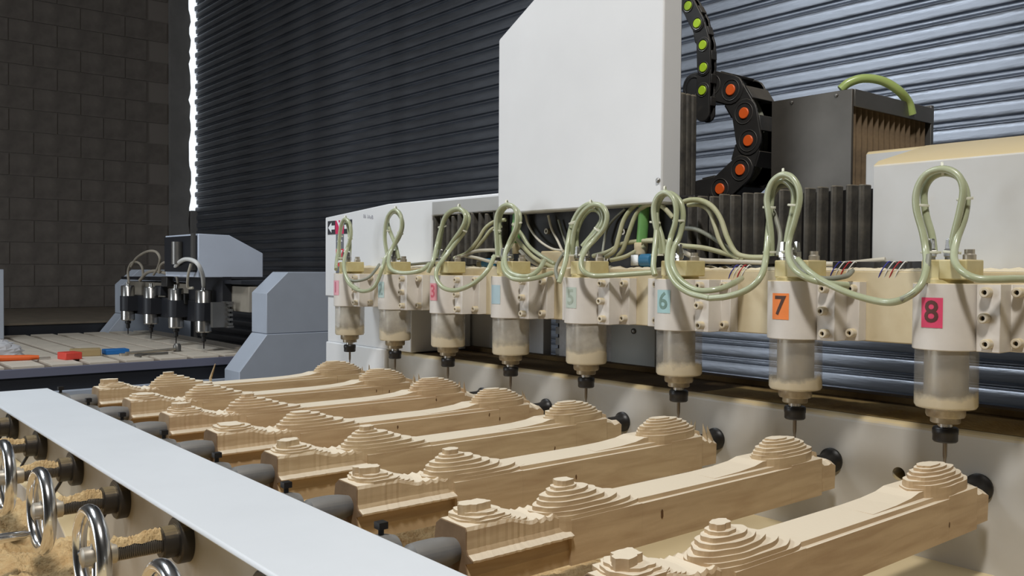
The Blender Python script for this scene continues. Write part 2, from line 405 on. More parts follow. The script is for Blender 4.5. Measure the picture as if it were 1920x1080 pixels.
# dark carriage plate behind the hoses
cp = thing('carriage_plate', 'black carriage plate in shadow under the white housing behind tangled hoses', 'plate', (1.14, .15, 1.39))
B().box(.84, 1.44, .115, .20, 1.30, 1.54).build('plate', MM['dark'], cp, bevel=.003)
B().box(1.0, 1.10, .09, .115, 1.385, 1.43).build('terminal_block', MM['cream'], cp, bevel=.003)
for x, z in ((1.0,1.478),(1.09,1.452),(1.25,1.47),(1.2,1.41)):
    B().lathe([(.007,0),(.007,-.008),(.003,-.008),(.003,-.003)], (x,.115,z), 'y', 12).build('bolt', MM['steel_dusty'], cp)

# bellows
def bellows(x0, x1, n, label):
    t = thing('bellows', label, 'bellows', ((x0+x1)/2, .13, 1.4))
    B().box(x0, x1, .1235, .30, 1.395, 1.528).build('backing', MM['dark'], t)
    w = (x1-x0)/n; pr = None
    for i in range(n):
        x = x0+i*w
        if pr is None:
            pr = B().prism([(x+.002,.124),(x+w*.12,.104),(x+w*.32,.099),(x+w*.52,.103),(x+w*.62,.124)], 'z', 1.397, 1.533).build('pleat', MM['bellows'], t, bevel=.002)
            o = pr
        else:
            o = pr.copy(); COL.objects.link(o); o.location.x += i*w
        o.location.z += random.uniform(-.003, .002); o.location.y += random.uniform(-.004, .003)
bellows(.532, .86, 11, 'black pleated way cover between white end cover and the tall housing')
bellows(1.43, 1.8265, 15, 'black pleated way cover right of the tall housing behind spindle 7')

# crossbar carrying spindles
cb = thing('spindle_crossbar', 'long cream dust-covered crossbar that the eight spindles are bolted to', 'crossbar', (1.2, .07, 1.27))
B().box(.20, 2.9, .045, .095, 1.274, 1.388).build('bar', MM['cream'], cb, bevel=.002)
db = B(); nx = 260
db.loft([[(.21+2.6*i/nx, y, 1.3882+h*random.uniform(.2,1.4)) for y, h in ((.046,0),(.055,.004),(.07,.006),(.085,.003),(.094,0))] for i in range(nx+1)], cap=False, closed=False)
db.build('dust_layer', MM['inner_dust'], cb, kind='stuff')
# plates and columns under the crossbar, standing at the ledge
up_ = thing('carriage_support', 'dusty white and grey support plates under the crossbar between spindles 3 and 6', 'support', (.6, .45, 1.05))
B().box(.235, .742, .33, .36, 1.141, 1.290).build('plate', MM['white_paint'], up_, bevel=.002)
B().box(.795, 1.005, .34, .40, 1.141, 1.40).build('plate', mat('plate_spotted', (218, 216, 214), .6, rgb2=(160, 156, 152), vscale=16), up_, bevel=.002)
B().box(1.006, 1.155, .325, .40, 1.141, 1.40).build('plate', mat('plate_grey', (168, 170, 164), .55, rgb2=(176, 176, 168), vscale=12), up_, bevel=.002)
B().lathe([(.007,0),(.007,-.003),(.004,-.005)], (1.085,.325,1.235), 'y', 12).build('bolt', MM['metal_grey'], up_)
for i in range(8):
    B().box(.765, .785, .355, .38, 1.148+i*.03, 1.168+i*.03).build('rack_tooth', MM['metal_grey'], up_)
B().box(.742, .795, .385, .42, 1.141, 1.4).build('slot', MM['dark'], up_)

# ------------------------------------------------------------------ spindles
R0 = .0455
def clamp_profile():
    pts = [(-R0,.045)]
    for i in range(15):
        a = math.pi+math.pi*i/14
        pts.append((R0*math.cos(a), R0*math.sin(a)-.002))
    pts += [(.047,-.014),(.079,-.014),(.079,.022),(.100,.022),(.100,.045)]
    return pts
COLS = {1: (226,164,176), 2: (178,198,194), 3: (222,150,156), 4: (174,198,206), 5: (188,200,188), 6: (168,204,206), 7: (246,140,72), 8: (226,74,112)}
NUMC = {1: (200,110,130), 2: (150,170,166), 3: (204,92,108), 4: (150,170,176), 5: (168,180,164), 6: (120,150,140), 7: (84,58,48), 8: (96,56,50)}
proto = thing('carving_spindle', '', 'spindle', (0, 0, 1.14), 'eight carving spindles in a row')
P0 = proto
B().prism(clamp_profile(), 'z', 1.275, 1.371).build('clamp_block', MM['clamp_paint'], P0, bevel=.0018)
scr = None
for (x, y, z) in [(.062,-.014,1.359),(.060,-.014,1.323),(.064,-.014,1.287),(.090,.022,1.359),(.090,.022,1.288)]:
    b = B().lathe([(.0072,.002),(.0072,-.011),(.0060,-.0125),(.0036,-.0125),(.0032,-.006)], (x,y,z), 'y', 16)
    o = b.build('screw', MM['screw_cap'], P0); B().lathe([(.0033,0),(.0033,-.001)], (x,y-.0062,z), 'y', 10).build('socket', MM['dark'], o)
B().lathe([(.043,1.275),(.043,1.194),(.041,1.191)], (0,0,0), 'z', 40, cap=False).build('clear_cover', MM['acrylic'], P0)
B().lathe([(.030,1.275),(.030,1.20),(.028,1.19),(.022,1.19)], (0,0,0), 'z', 32).build('motor_body', MM['steel_dusty'], P0)
B().lathe([(.041,1.1935),(.041,1.190),(.027,1.190)], (0,0,0), 'z', 40).build('cover_base', MM['acrylic_low'], P0)
B().lathe([(.027,1.190),(.027,1.179),(.0255,1.176),(.0205,1.176),(.0205,1.168),(.019,1.167)], (0,0,0), 'z', 32).build('bearing_ring', mat('ring_brown', (138, 124, 104), .35, .4, rgb2=(186, 174, 150), vscale=40), P0)
B().lathe([(.0105,1.168),(.0105,1.158)], (0,0,0), 'z', 20).build('shaft', MM['steel'], P0)
B().lathe([(.0105,1.161),(.016,1.1605),(.0178,1.158),(.0178,1.151),(.0172,1.150),(.0172,1.141),(.0155,1.139),(.006,1.138)], (0,0,0), 'z', 28).build('collet_nut', MM['rubber_black'], P0)
B().lathe([(.0032,1.139),(.0030,1.118),(.0019,1.112),(.0010,1.0985)], (0,0,0), 'z', 12).build('cutter_bit', MM['bit'], P0)
B().lathe([(.034,1.371),(.034,1.376),(.030,1.378),(.026,1.378)], (-.002,0.004,0), 'z', 28).build('neck', MM['cap_beige'], P0)
B().prism([(-.030,-.020),(.000,-.020),(.000,-.030),(.040,-.030),(.040,.025),(-.030,.025)], 'z', 1.376, 1.405).build('cap', MM['cap_beige'], P0, bevel=.002)
for x, y in ((-.022,-.006),(.004,-.006)):
    f = B().lathe([(.0065,1.404),(.0065,1.409),(.0080,1.410),(.0080,1.419),(.0062,1.421),(.0052,1.434),(.004,1.436)], (x,y,0), 'z', 6).build('fitting', MM['steel'], P0, smooth=False)
B().lathe([(.009,1.404),(.009,1.412),(.007,1.414),(.007,1.42)], (.026,.010,0), 'z', 16).build('cable_gland', MM['steel_dusty'], P0)
HOST = {1: 'leftmost and smallest spindle, faded pink number 1 sticker, beside the white gantry end cover',
        2: 'second spindle from the left with a faded pale number 2 sticker',
        3: 'spindle with a faded red number 3 sticker left of the white housing',
        4: 'spindle with a blank-looking pale blue sticker under the housing left edge',
        5: 'spindle with a faded grey-green number 5 sticker below the white housing',
        6: 'spindle with a pale blue number 6 sticker under the housing right corner',
        7: 'spindle with an orange number 7 sticker',
        8: 'rightmost and largest spindle with a bright pink number 8 sticker'}
spind = {}
for k in range(1, 9):
    t = proto if k == 8 else copy_tree(proto)
    spind[k] = t
for k, t in spind.items():
    t.location = (k*.25, 0, 1.14); t['label'] = HOST[k]; cx0 = k*.25
    for ch in t.children:
        nm = ch.name.split('.')[0]
        if nm == 'clear_cover' and k <= 5:
            ch.data = ch.data.copy(); ch.data.materials[0] = MM['acrylic_dusty']
    if k in (4, 5, 6):
        pl = B().box(cx0-.10, cx0-R0-.0005, .022, .0449, 1.275, 1.371).build('side_plate', MM['clamp_paint'], t, bevel=.0015)
        for zz in (1.359, 1.288):
            B().lathe([(.0072,.002),(.0072,-.011),(.0060,-.0125),(.0036,-.0125),(.0032,-.006)], (cx0-.072,.022,zz), 'y', 16).build('screw', MM['screw_cap'], pl)
            B().lathe([(.0033,0),(.0033,-.001)], (cx0-.072,.0158,zz), 'y', 10).build('socket', MM['dark'], pl)
    # number sticker bent round the clamp
    mc = mat('sticker_%d' % k, COLS[k], .6, var=.06, vscale=30); mn = mat('numeral_%d' % k, NUMC[k], .6, var=.2, vscale=60)
    cx = k*.25; RR = R0+.0004; az = -math.pi/2-(.0 if k < 8 else 0.02)
    def cyl(u, v, r): a = az+u/RR; return (cx+r*math.cos(a), r*math.sin(a)-.002, 1.329+v)
    b = B(); nn = 8; w, h = .0315, .043
    b.loft([[cyl(-w/2+w*i/nn, -h/2, RR), cyl(-w/2+w*i/nn, h/2, RR)] for i in range(nn+1)], cap=False, closed=False)
    st = b.build('number_sticker', mc, t)
    if k != 4:
        textmesh(str(k), .044, lambda x, y_: cyl(x, y_, RR+.0004), 'numeral', mn, st, bold=.0006)

# ------------------------------------------------------------------ hoses
def hose(name, pts, r, m, parent, seg=8, n=7):
    return B().tube(spline([at(*p) for p in pts], n), r, seg).build(name, MM[m], parent, angle=60)
def tie(parent, px, py, y, R, ax='z', tilt=0):
    c = at(px, py, y)
    R *= .8
    b = B().torus((0,0,0), R, .0013, 'z', 18, 6, flat=1.6)
    for v in b.v:
        v.y *= .62
    b.box(R*.95, R*1.12, -.002, .002, -.002, .002)
    M4 = Matrix.Translation(c) @ Matrix.Rotation(math.atan2(-1, .45)+math.pi/2, 4, 'Z') @ Matrix.Rotation(tilt, 4, 'Y')
    b.v = [M4 @ v for v in b.v]
    return b.build('cable_tie', MM['tie'], parent)
LOOPS = {
 8: dict(h=[('hose',[(1782,478,-.005),(1789,440,-.008),(1800,395,-.01),(1806,355,-.012),(1795,328,-.012),(1768,317,-.012),(1737,327,-.012),(1720,355,-.012),(1718,390,-.012),(1730,435,-.012),(1736,470,-.018),(1737,503,-.04),(1725,537,-.062),(1697,559,-.068),(1663,567,-.06),(1610,556,-.06),(1560,536,-.06),(1520,512,-.055),(1496,487,-.03)]),
            ('hose',[(1752,476,-.004),(1747,440,.0),(1736,400,.002),(1733,360,.002),(1746,334,.002),(1770,324,.002),(1797,332,.002),(1812,362,.002),(1809,405,.0),(1794,450,-.01),(1789,485,-.03),(1803,508,-.05),(1830,522,-.055),(1862,524,-.045),(1905,523,-.02),(1960,524,.03)])],
         c=[[(1742,478,-.03),(1736,515,-.045),(1718,545,-.066),(1690,562,-.07)], ],
         t=[(1767,316,-.005,.011,1.5),(1727,385,-.006,.0125,.1),(1809,373,-.006,.0125,-.1),(1745,473,-.012,.016,0),(1785,473,-.012,.014,.1)]),
 7: dict(h=[('hose',[(1447,480,-.004),(1446,440,-.006),(1441,400,-.01),(1438,372,-.01),(1447,343,-.01),(1465,328,-.01),(1484,332,-.01),(1497,352,-.01),(1499,378,-.01),(1490,415,-.01),(1480,450,-.012),(1478,480,-.03),(1490,505,-.055),(1515,522,-.062),(1550,531,-.05),(1590,535,-.02)]),
            ('hose',[(1472,478,-.004),(1478,435,.004),(1487,392,.004),(1489,362,.004),(1476,342,.004),(1460,340,.004),(1449,356,.004),(1445,390,.004),(1441,430,.0),(1437,475,-.02),(1431,508,-.05),(1418,530,-.066),(1395,546,-.072),(1362,556,-.074),(1330,559,-.074)])],
         c=[[(1459,480,-.01),(1463,445,-.0),(1455,410,.01),(1446,380,.01),(1460,352,.012),(1485,350,.012),(1494,375,.012),(1485,430,.008),(1482,475,-.02),(1500,505,-.05),(1540,522,-.05),(1585,518,-.01),(1598,508,.03)]],
         t=[(1469,326,-.003,.011,1.5),(1442,389,-.003,.0125,.05),(1490,385,-.003,.0135,.1),(1443,473,-.01,.013,0),(1477,470,-.01,.012,-.3)]),
 6: dict(h=[('hose',[(1238,476,-.004),(1233,440,-.006),(1227,412,-.008),(1226,388,-.008),(1234,368,-.008),(1248,361,-.008),(1262,371,-.008),(1268,392,-.008),(1266,418,-.01),(1258,445,-.012),(1252,472,-.03),(1253,502,-.055),(1266,530,-.07),(1292,549,-.076),(1330,559,-.075)]),
            ('hose',[(1246,476,.0),(1241,445,.004),(1232,415,.006),(1232,390,.006),(1242,368,.006),(1258,363,.006),(1275,378,.006),(1281,405,.004),(1275,440,.0),(1262,470,-.02),(1262,500,-.05),(1278,527,-.062),(1308,544,-.068),(1343,543,-.055),(1372,533,-.02),(1390,522,.03)]),
            ('hose',[(1228,516,-.045),(1225,500,-.04),(1228,465,-.02),(1231,430,-.006),(1230,400,.0)])],
         c=[], t=[(1247,358,-.002,.011,1.5),(1228,417,-.002,.0125,.1),(1272,414,-.002,.0135,0),(1232,478,-.012,.014,0),(1258,478,-.014,.014,0)]),
 5: dict(h=[('hose',[(1072,478,-.004),(1075,442,-.006),(1083,415,-.008),(1096,395,-.008),(1113,384,-.008),(1129,387,-.008),(1138,404,-.008),(1133,427,-.01),(1117,447,-.012),(1100,466,-.03),(1090,488,-.052),(1093,507,-.058),(1112,517,-.05),(1150,516,-.02),(1222,511,.03)]),
            ('hose',[(1090,478,-.004),(1104,452,.004),(1122,433,.006),(1132,410,.006),(1126,391,.006),(1108,382,.006),(1088,393,.006),(1073,420,.004),(1065,455,-.01),(1061,487,-.03),(1054,512,-.05),(1048,530,-.06)]),
            ('hose',[(1082,476,.006),(1081,440,.01),(1090,412,.012),(1106,394,.012),(1122,396,.012),(1128,412,.012),(1112,438,.01),(1092,462,.0)])],
         c=[[(1062,472,.03),(1050,486,.03),(1042,505,.02),(1046,525,.0)]],
         t=[(1110,383,-.002,.012,1.2),(1076,417,-.002,.014,-.3),(1122,432,-.004,.013,.6),(1068,479,-.014,.016,0),(1093,478,-.014,.012,0)]),
 4: dict(h=[('hose',[(933,482,-.004),(931,445,-.006),(930,415,-.008),(935,396,-.008),(947,385,-.008),(962,387,-.008),(969,402,-.008),(967,427,-.01),(956,452,-.012),(947,477,-.03),(949,500,-.052),(962,514,-.06),(990,518,-.05),(1010,506,-.01),(1021,488,.04)]),
            ('hose',[(941,482,.0),(936,445,.004),(936,415,.006),(943,394,.006),(957,386,.006),(972,398,.006),(974,418,.004),(962,450,.0),(946,480,-.03),(945,506,-.058),(964,523,-.064),(1000,522,-.04),(1035,512,.03)])],
         c=[], t=[(951,383,-.002,.012,1.4),(932,432,-.002,.012,.1),(970,420,-.002,.013,-.3),(929,481,-.014,.012,0),(950,482,-.014,.013,0)]),
 3: dict(h=[('hose',[(829,484,-.004),(848,454,-.006),(866,428,-.008),(873,407,-.008),(865,393,-.008),(850,393,-.008),(835,406,-.008),(826,432,-.01),(819,460,-.02),(812,490,-.05),(803,510,-.055)]),
            ('hose',[(821,484,.0),(826,445,.004),(834,412,.006),(848,396,.006),(867,394,.006),(879,408,.006),(872,432,.004),(851,460,-.006),(833,484,-.03),(820,503,-.06),(819,523,-.072),(832,540,-.076),(857,544,-.076),(890,530,-.07),(914,507,-.05),(927,480,-.02)])],
         c=[], t=[(861,390,-.002,.012,1.5),(829,425,-.002,.014,-.2),(869,431,-.002,.012,.5),(817,483,-.012,.014,0),(832,483,-.012,.012,0)]),
 2: dict(h=[('hose',[(728,488,-.004),(722,452,-.006),(723,422,-.008),(730,402,-.008),(742,394,-.008),(752,406,-.008),(752,430,-.008),(742,452,-.012),(731,477,-.03),(729,496,-.054),(738,508,-.06),(762,512,-.05),(790,507,-.03),(805,495,.0)]),
            ('hose',[(748,486,.0),(741,458,.004),(730,430,.006),(727,412,.006),(737,398,.006),(748,402,.006),(755,420,.004),(748,446,.0),(724,482,-.03),(717,503,-.055),(703,536,-.07),(685,546,-.072),(665,541,-.07),(651,526,-.066),(645,505,-.05)])],
         c=[], t=[(742,393,-.002,.011,1.5),(725,433,-.002,.012,0),(750,437,-.002,.011,.3),(722,484,-.012,.014,0)]),
 1: dict(h=[('hose',[(637,488,-.004),(636,455,-.006),(639,425,-.008),(647,411,-.008),(656,420,-.008),(658,442,-.008),(651,466,-.012),(645,490,-.04),(647,512,-.06),(657,532,-.068),(672,543,-.07)]),
            ('hose',[(655,488,.0),(656,455,.004),(653,425,.006),(646,412,.006),(639,430,.004),(635,465,.0),(631,490,-.03),(630,505,-.05)])],
         c=[[(644,500,-.05),(650,519,-.06),(665,527,-.055),(690,521,-.03),(705,505,.0),(711,496,.03)]],
         t=[(648,410,-.002,.011,1.5),(638,443,-.002,.010,0),(656,447,-.002,.010,.2),(640,484,-.012,.013,0)]),
}
HL = {8: 'widest pale green hose loop, tied upright on the spindle with the pink 8 sticker',
      7: 'tall pale green hose loop tied on the spindle with the orange 7 sticker',
      6: 'dusty hose loop at the lower right corner of the white housing, above sticker 6',
      5: 'leaning hose loop of three hoses below the middle of the white housing',
      4: 'narrow hose loop in front of the lower left corner of the white housing',
      3: 'slanting hose loop in front of the black pleated cover above spindle 3',
      2: 'slim hose loop on second spindle from left against the white end cover',
      1: 'smallest hose loop on leftmost spindle beside the axis arrow sign'}
for k, d in LOOPS.items():
    t = thing('hose_loop', HL[k], 'hose', (k*.25, 0, 1.41), 'hose loops above the spindles')
    for nm, pts in d['h']: hose('hose', pts, .0055, 'hose', t)
    for pts in d['c']: hose('cable', pts, .0042, 'cable_grey', t)
    for px, py, y, R, tl in d['t']: tie(t, px, py, y, R, tilt=tl)
BACK = [
 ('hose_dusty', .0050, [(1136,482,.06),(1152,470,.06),(1160,445,.065),(1170,412,.07),(1188,388,.075),(1212,378,.08),(1240,386,.08),(1262,408,.085)], 'dusty hose arching up from spindle 5 towards the housing corner, outer of two'),
 ('hose_dusty', .0050, [(1150,486,.07),(1167,470,.07),(1178,440,.07),(1192,404,.075),(1210,386,.075),(1232,382,.08)], 'dusty hose arching up beside the green tube, inner of two'),
 ('hose_dusty', .0052, [(1268,385,.05),(1290,376,.055),(1314,376,.06),(1336,388,.06),(1352,412,.06),(1364,446,.06),(1380,474,.06),(1402,482,.06),(1440,483,.06)], 'dusty hose arching over the pleated cover right of loop 6, outer one'),
 ('hose_dusty', .0048, [(1290,384,.07),(1312,384,.07),(1330,396,.07),(1341,424,.07),(1350,452,.07),(1366,474,.068),(1388,486,.06)], 'dusty hose arching over the pleated cover right of loop 6, inner one'),
 ('hose_dusty', .0048, [(1205,452,.07),(1240,452,.07),(1275,460,.07),(1320,465,.07),(1362,476,.068),(1396,486,.06)], 'dusty hose running level behind the spindle with sticker 6'),
 ('cable_white', .0050, [(1276,470,.05),(1292,478,.05),(1312,488,.055),(1350,490,.06),(1400,491,.06),(1432,492,.06)], 'pale dusty cable sagging from spindle 6 along the crossbar top'),
 ('cable_grey', .0045, [(1280,428,.09),(1305,430,.09),(1335,445,.09),(1368,468,.085),(1385,480,.08)], 'grey cable behind the arching hoses right of loop 6'),
 ('hose_dusty', .0048, [(1112,480,.07),(1140,472,.07),(1165,458,.075),(1200,452,.08),(1225,450,.08)], 'dusty hose rising gently right from spindle 5 cap'),
 ('hose_dusty', .0045, [(1145,488,.06),(1170,482,.065),(1190,472,.07),(1210,460,.075)], 'short dusty hose tied below the two arches by the green tube'),
 ('hose_dusty', .0048, [(852,484,.05),(875,474,.05),(895,452,.055),(910,428,.06),(928,415,.065),(948,412,.07)], 'dusty hose rising from spindle 3 to loop 4, outer one'),
 ('hose_dusty', .0045, [(868,478,.06),(888,470,.06),(906,450,.06),(922,430,.065),(940,424,.07)], 'dusty hose rising from spindle 3 to loop 4, inner one'),
 ('cable_white', .0045, [(853,483,.05),(872,478,.05),(892,471,.055),(920,469,.06),(945,470,.07)], 'pale cable running level from spindle 3 to spindle 4'),
 ('cable_white', .0042, [(872,480,.055),(895,484,.05),(918,490,.05),(935,492,.05)], 'short pale cable dipping towards spindle 4 cap'),
 ('hose', .0050, [(962,420,.05),(978,440,.05),(992,462,.055),(1012,478,.06),(1040,495,.06)], 'pale hose sloping down right of loop 4, upper one'),
 ('hose_dusty', .0050, [(966,445,.04),(982,464,.045),(1000,482,.05),(1024,496,.055),(1042,502,.06)], 'dusty hose sloping down right of loop 4, lower one'),
 ('cable_white', .0042, [(975,470,.06),(990,485,.06),(1008,496,.06),(1030,500,.06)], 'thin pale cable curling beside spindle 4 cap'),
 ('cable_white', .0030, [(984,400,.1),(992,425,.1),(1010,450,.1),(1034,466,.1),(1056,470,.09)], 'thin white cable in the dark gap curving to spindle 5'),
 ('cable_white', .0030, [(1028,404,.1),(1034,428,.1),(1046,452,.1),(1056,474,.09)], 'thin white cable hanging steeply left of loop 5'),
 ('cable_grey', .0028, [(1047,412,.105),(1053,432,.105),(1060,456,.1),(1064,472,.09)], 'thin grey cable closest to loop 5 on its left'),
 ('cable_grey', .0030, [(1172,392,.11),(1150,412,.105),(1138,430,.1),(1133,452,.1),(1130,472,.09)], 'grey cable hanging down right of loop 5 in the dark gap'),
 ('cable_white', .0045, [(1500,498,.08),(1540,495,.085),(1580,495,.085),(1630,490,.085),(1660,487,.09)], 'pale cable lying on the crossbar between spindles 7 and 8'),
 ('cable_grey', .0040, [(770,496,.05),(790,494,.05),(812,492,.05),(826,490,.04)], 'grey cable on the crossbar between spindles 2 and 3'),
]
for m, r, pts, lab in BACK:
    o = hose('hose' if 'hose' in m else 'cable', pts, r, m, None); tag(o, lab, 'hose' if 'hose' in m else 'cable', 'loose hoses and cables behind the spindles')
# green tubes with white cups and blue plugs
for px, lab in ((1203, 'thick green air tube with white cup left of loop 6'), (966, 'thick green air tube behind the loop on spindle 4')):
    t = thing('air_tube', lab, 'tube', at(px, 480, .08))
    B().tube([at(px+5, 385, .085), at(px+3, 420, .083), at(px, 458, .08)], .0115, 14).build('tube', MM['tube_green'], t)
    c = at(px-1, 462, .08)
    B().lathe([(.013,.008),(.0145,.006),(.0145,-.004),(.012,-.016),(.006,-.018)], c, 'z', 16).build('cup', MM['cream'], t)
for px, py, lab in ((1214, 488, 'blue round connector left of the spindle with sticker 6'), (916, 494, 'blue round connector peeking out left of spindle 4')):
    c = at(px, py, .07)
    t = thing('air_connector', lab, 'connector', c)
    B().lathe([(.010,-.016),(.0135,-.014),(.0135,.014),(.010,.016)], c, 'x', 18).build('body', MM['blue'], t)
    B().box(c.x-.038, c.x-.016, c.y-.01, c.y+.01, c.z-.011, c.z+.012).build('bracket', MM['steel'], t, bevel=.001)
# wiring blocks on top of the crossbar
for (px, py), lab in (((1402, 508), 'stripped coloured wires at a black terminal strip right of spindle 6'), ((1598, 503), 'stripped coloured wires at a black terminal strip between spindles 7 and 8'), ((1692, 503), 'stripped coloured wires at a black terminal strip just left of spindle 8')):
    c = at(px, py, .06)
    t = thing('wire_terminal', lab, 'wiring', c)
    B().box(c.x-.035, c.x+.04, c.y-.002, c.y+.02, c.z-.002, c.z+.011).build('terminal_strip', MM['black_plastic'], t, bevel=.001)
    for i, mm in enumerate(('wire_blue', 'wire_white', 'wire_red', 'wire_white')):
        x = c.x-.02+i*.009
        B().tube(spline([(x,c.y+.004,c.z+.008),(x+.002,c.y-.010,c.z+.010),(x-.006,c.y-.016,c.z-.004),(x-.012,c.y-.014,c.z-.016)], 5), .0010, 6).build('wire', MM[mm], t)

# ------------------------------------------------------------------ energy chains
def capsule(p, q, r, n=8):
    a = math.atan2(q[1]-p[1], q[0]-p[0]); pts = []
    for i in range(n+1):
        t = a+math.pi/2+math.pi*i/n; pts.append((p[0]+r*math.cos(t), p[1]+r*math.sin(t)))
    for i in range(n+1):
        t = a-math.pi/2+math.pi*i/n; pts.append((q[0]+r*math.cos(t), q[1]+r*math.sin(t)))
    return pts
def chain(pins, y0, depth, r, rp, dotmat, label, skip=0):
    t = thing('cable_chain', label, 'cable chain', (pins[0][0], y0, pins[-1][1]))
    for i in range(len(pins)-1):
        p, q = pins[i], pins[i+1]; e = .002 if i % 2 else 0
        lk = B().prism(capsule(p, q, r*(1 if i % 2 else .96)), 'y', y0-e, y0+.006-e).build('link', MM['black_plastic'], t, bevel=.001)
        B().prism(capsule(p, q, r*(1 if i % 2 else .96)), 'y', y0+depth-.006, y0+depth).build('link', MM['black_plastic'], t, bevel=.001)
        mx, mz = (p[0]+q[0])/2, (p[1]+q[1])/2; a = math.atan2(q[1]-p[1], q[0]-p[0]); nx_, nz_ = -math.sin(a), math.cos(a); tx, tz = math.cos(a), math.sin(a)
        for sg in (-1, 1):
            w = r*.55; hgt = .006
            quad = [(mx+sg*nx_*r*.98+tx*w*s1+nx_*hgt*s2*.5, mz+sg*nz_*r*.98+tz*w*s1+nz_*hgt*s2*.5) for s1, s2 in ((-1,-1),(1,-1),(1,1),(-1,1))]
            B().prism(quad, 'y', y0+.002, y0+depth-.002).build('crossbar', MM['black_plastic'], lk, bevel=.001)
        B().torus((p[0], y0-.003, p[1]), r*.72, .0008, 'y', 28, 5).build('rim_line', MM['metal_grey'], lk)
    for i, p in enumerate(pins[:-1]):
        if i < skip: continue
        B().lathe([(rp,.002),(rp,-.004),(rp*.9,-.005)], (p[0], y0, p[1]), 'y', 18).build('pin', dotmat, t)
    # leads inside
    for dy in (.25, .45, .65):
        B().tube(spline([(p[0], y0+depth*dy, p[1]) for p in pins], 4), r*.3, 8).build('lead', MM['cable_grey'], t)
    return t
chain([(1.232,2.03),(1.268,1.990),(1.2945,1.945),(1.3112,1.893),(1.3134,1.8425),(1.311,1.7915),(1.3115,1.740)], .30, .022, .0185, .0105, MM['lime'], 'upper black cable chain with lime green pins beside the white housing')
chain([(1.262,1.812),(1.318,1.806),(1.3697,1.7874),(1.4059,1.7313),(1.4178,1.67),(1.3977,1.6083),(1.3436,1.57),(1.278,1.563)], .325, .085, .032, .0125, MM['orange'], 'curved black cable chain with orange pins left of the dark cooler box', 2)

# ------------------------------------------------------------------ cooler (radiator) box
rd = thing('cooler_box', 'dark metal cooler box with a brown finned side in front of the shutter', 'cooler', (1.58, .45, 1.55))
B().box(1.492, 1.674, .30, .306, 1.545, 1.742).build('front_plate', MM['rad_plate'], rd, bevel=.001)
B().box(1.50, 1.655, .306, .62, 1.545, 1.726).build('core', MM['dark'], rd)
B().box(1.492, 1.674, .306, .63, 1.727, 1.742).build('top_frame', MM['metal_grey'], rd, bevel=.001)
B().box(1.492, 1.676, .62, .632, 1.545, 1.748).build('rear_frame', MM['metal_grey'], rd, bevel=.001)
fn = None
for i in range(14):
    y = .312+i*.0218
    if fn is None:
        fn = B().prism([(1.650,y),(1.668,y+.004),(1.671,y+.0075),(1.668,y+.011),(1.650,y+.015)], 'z', 1.548, 1.724).build('fin', MM['fins'], rd); o = fn
    else:
        o = fn.copy(); COL.objects.link(o); o.location.y += i*.0218
B().box(1.6725, 1.6765, .306, .632, 1.708, 1.742).build('side_lip', MM['metal_grey'], rd, bevel=.001)
for x in (1.54, 1.64):
    B().lathe([(.0035,0),(.0035,-.002),(.002,-.003)], (x,.30,1.733), 'y', 10).build('screw', MM['metal_grey'], rd)
o = hose('hose', [(1576,168,.40),(1592,155,.41),(1620,147,.43),(1655,152,.46),(1685,170,.49),(1703,192,.52),(1710,215,.53)], .0092, 'hose_green', None, 12)
tag(o, 'green hose arched over the top of the dark cooler box', 'hose')

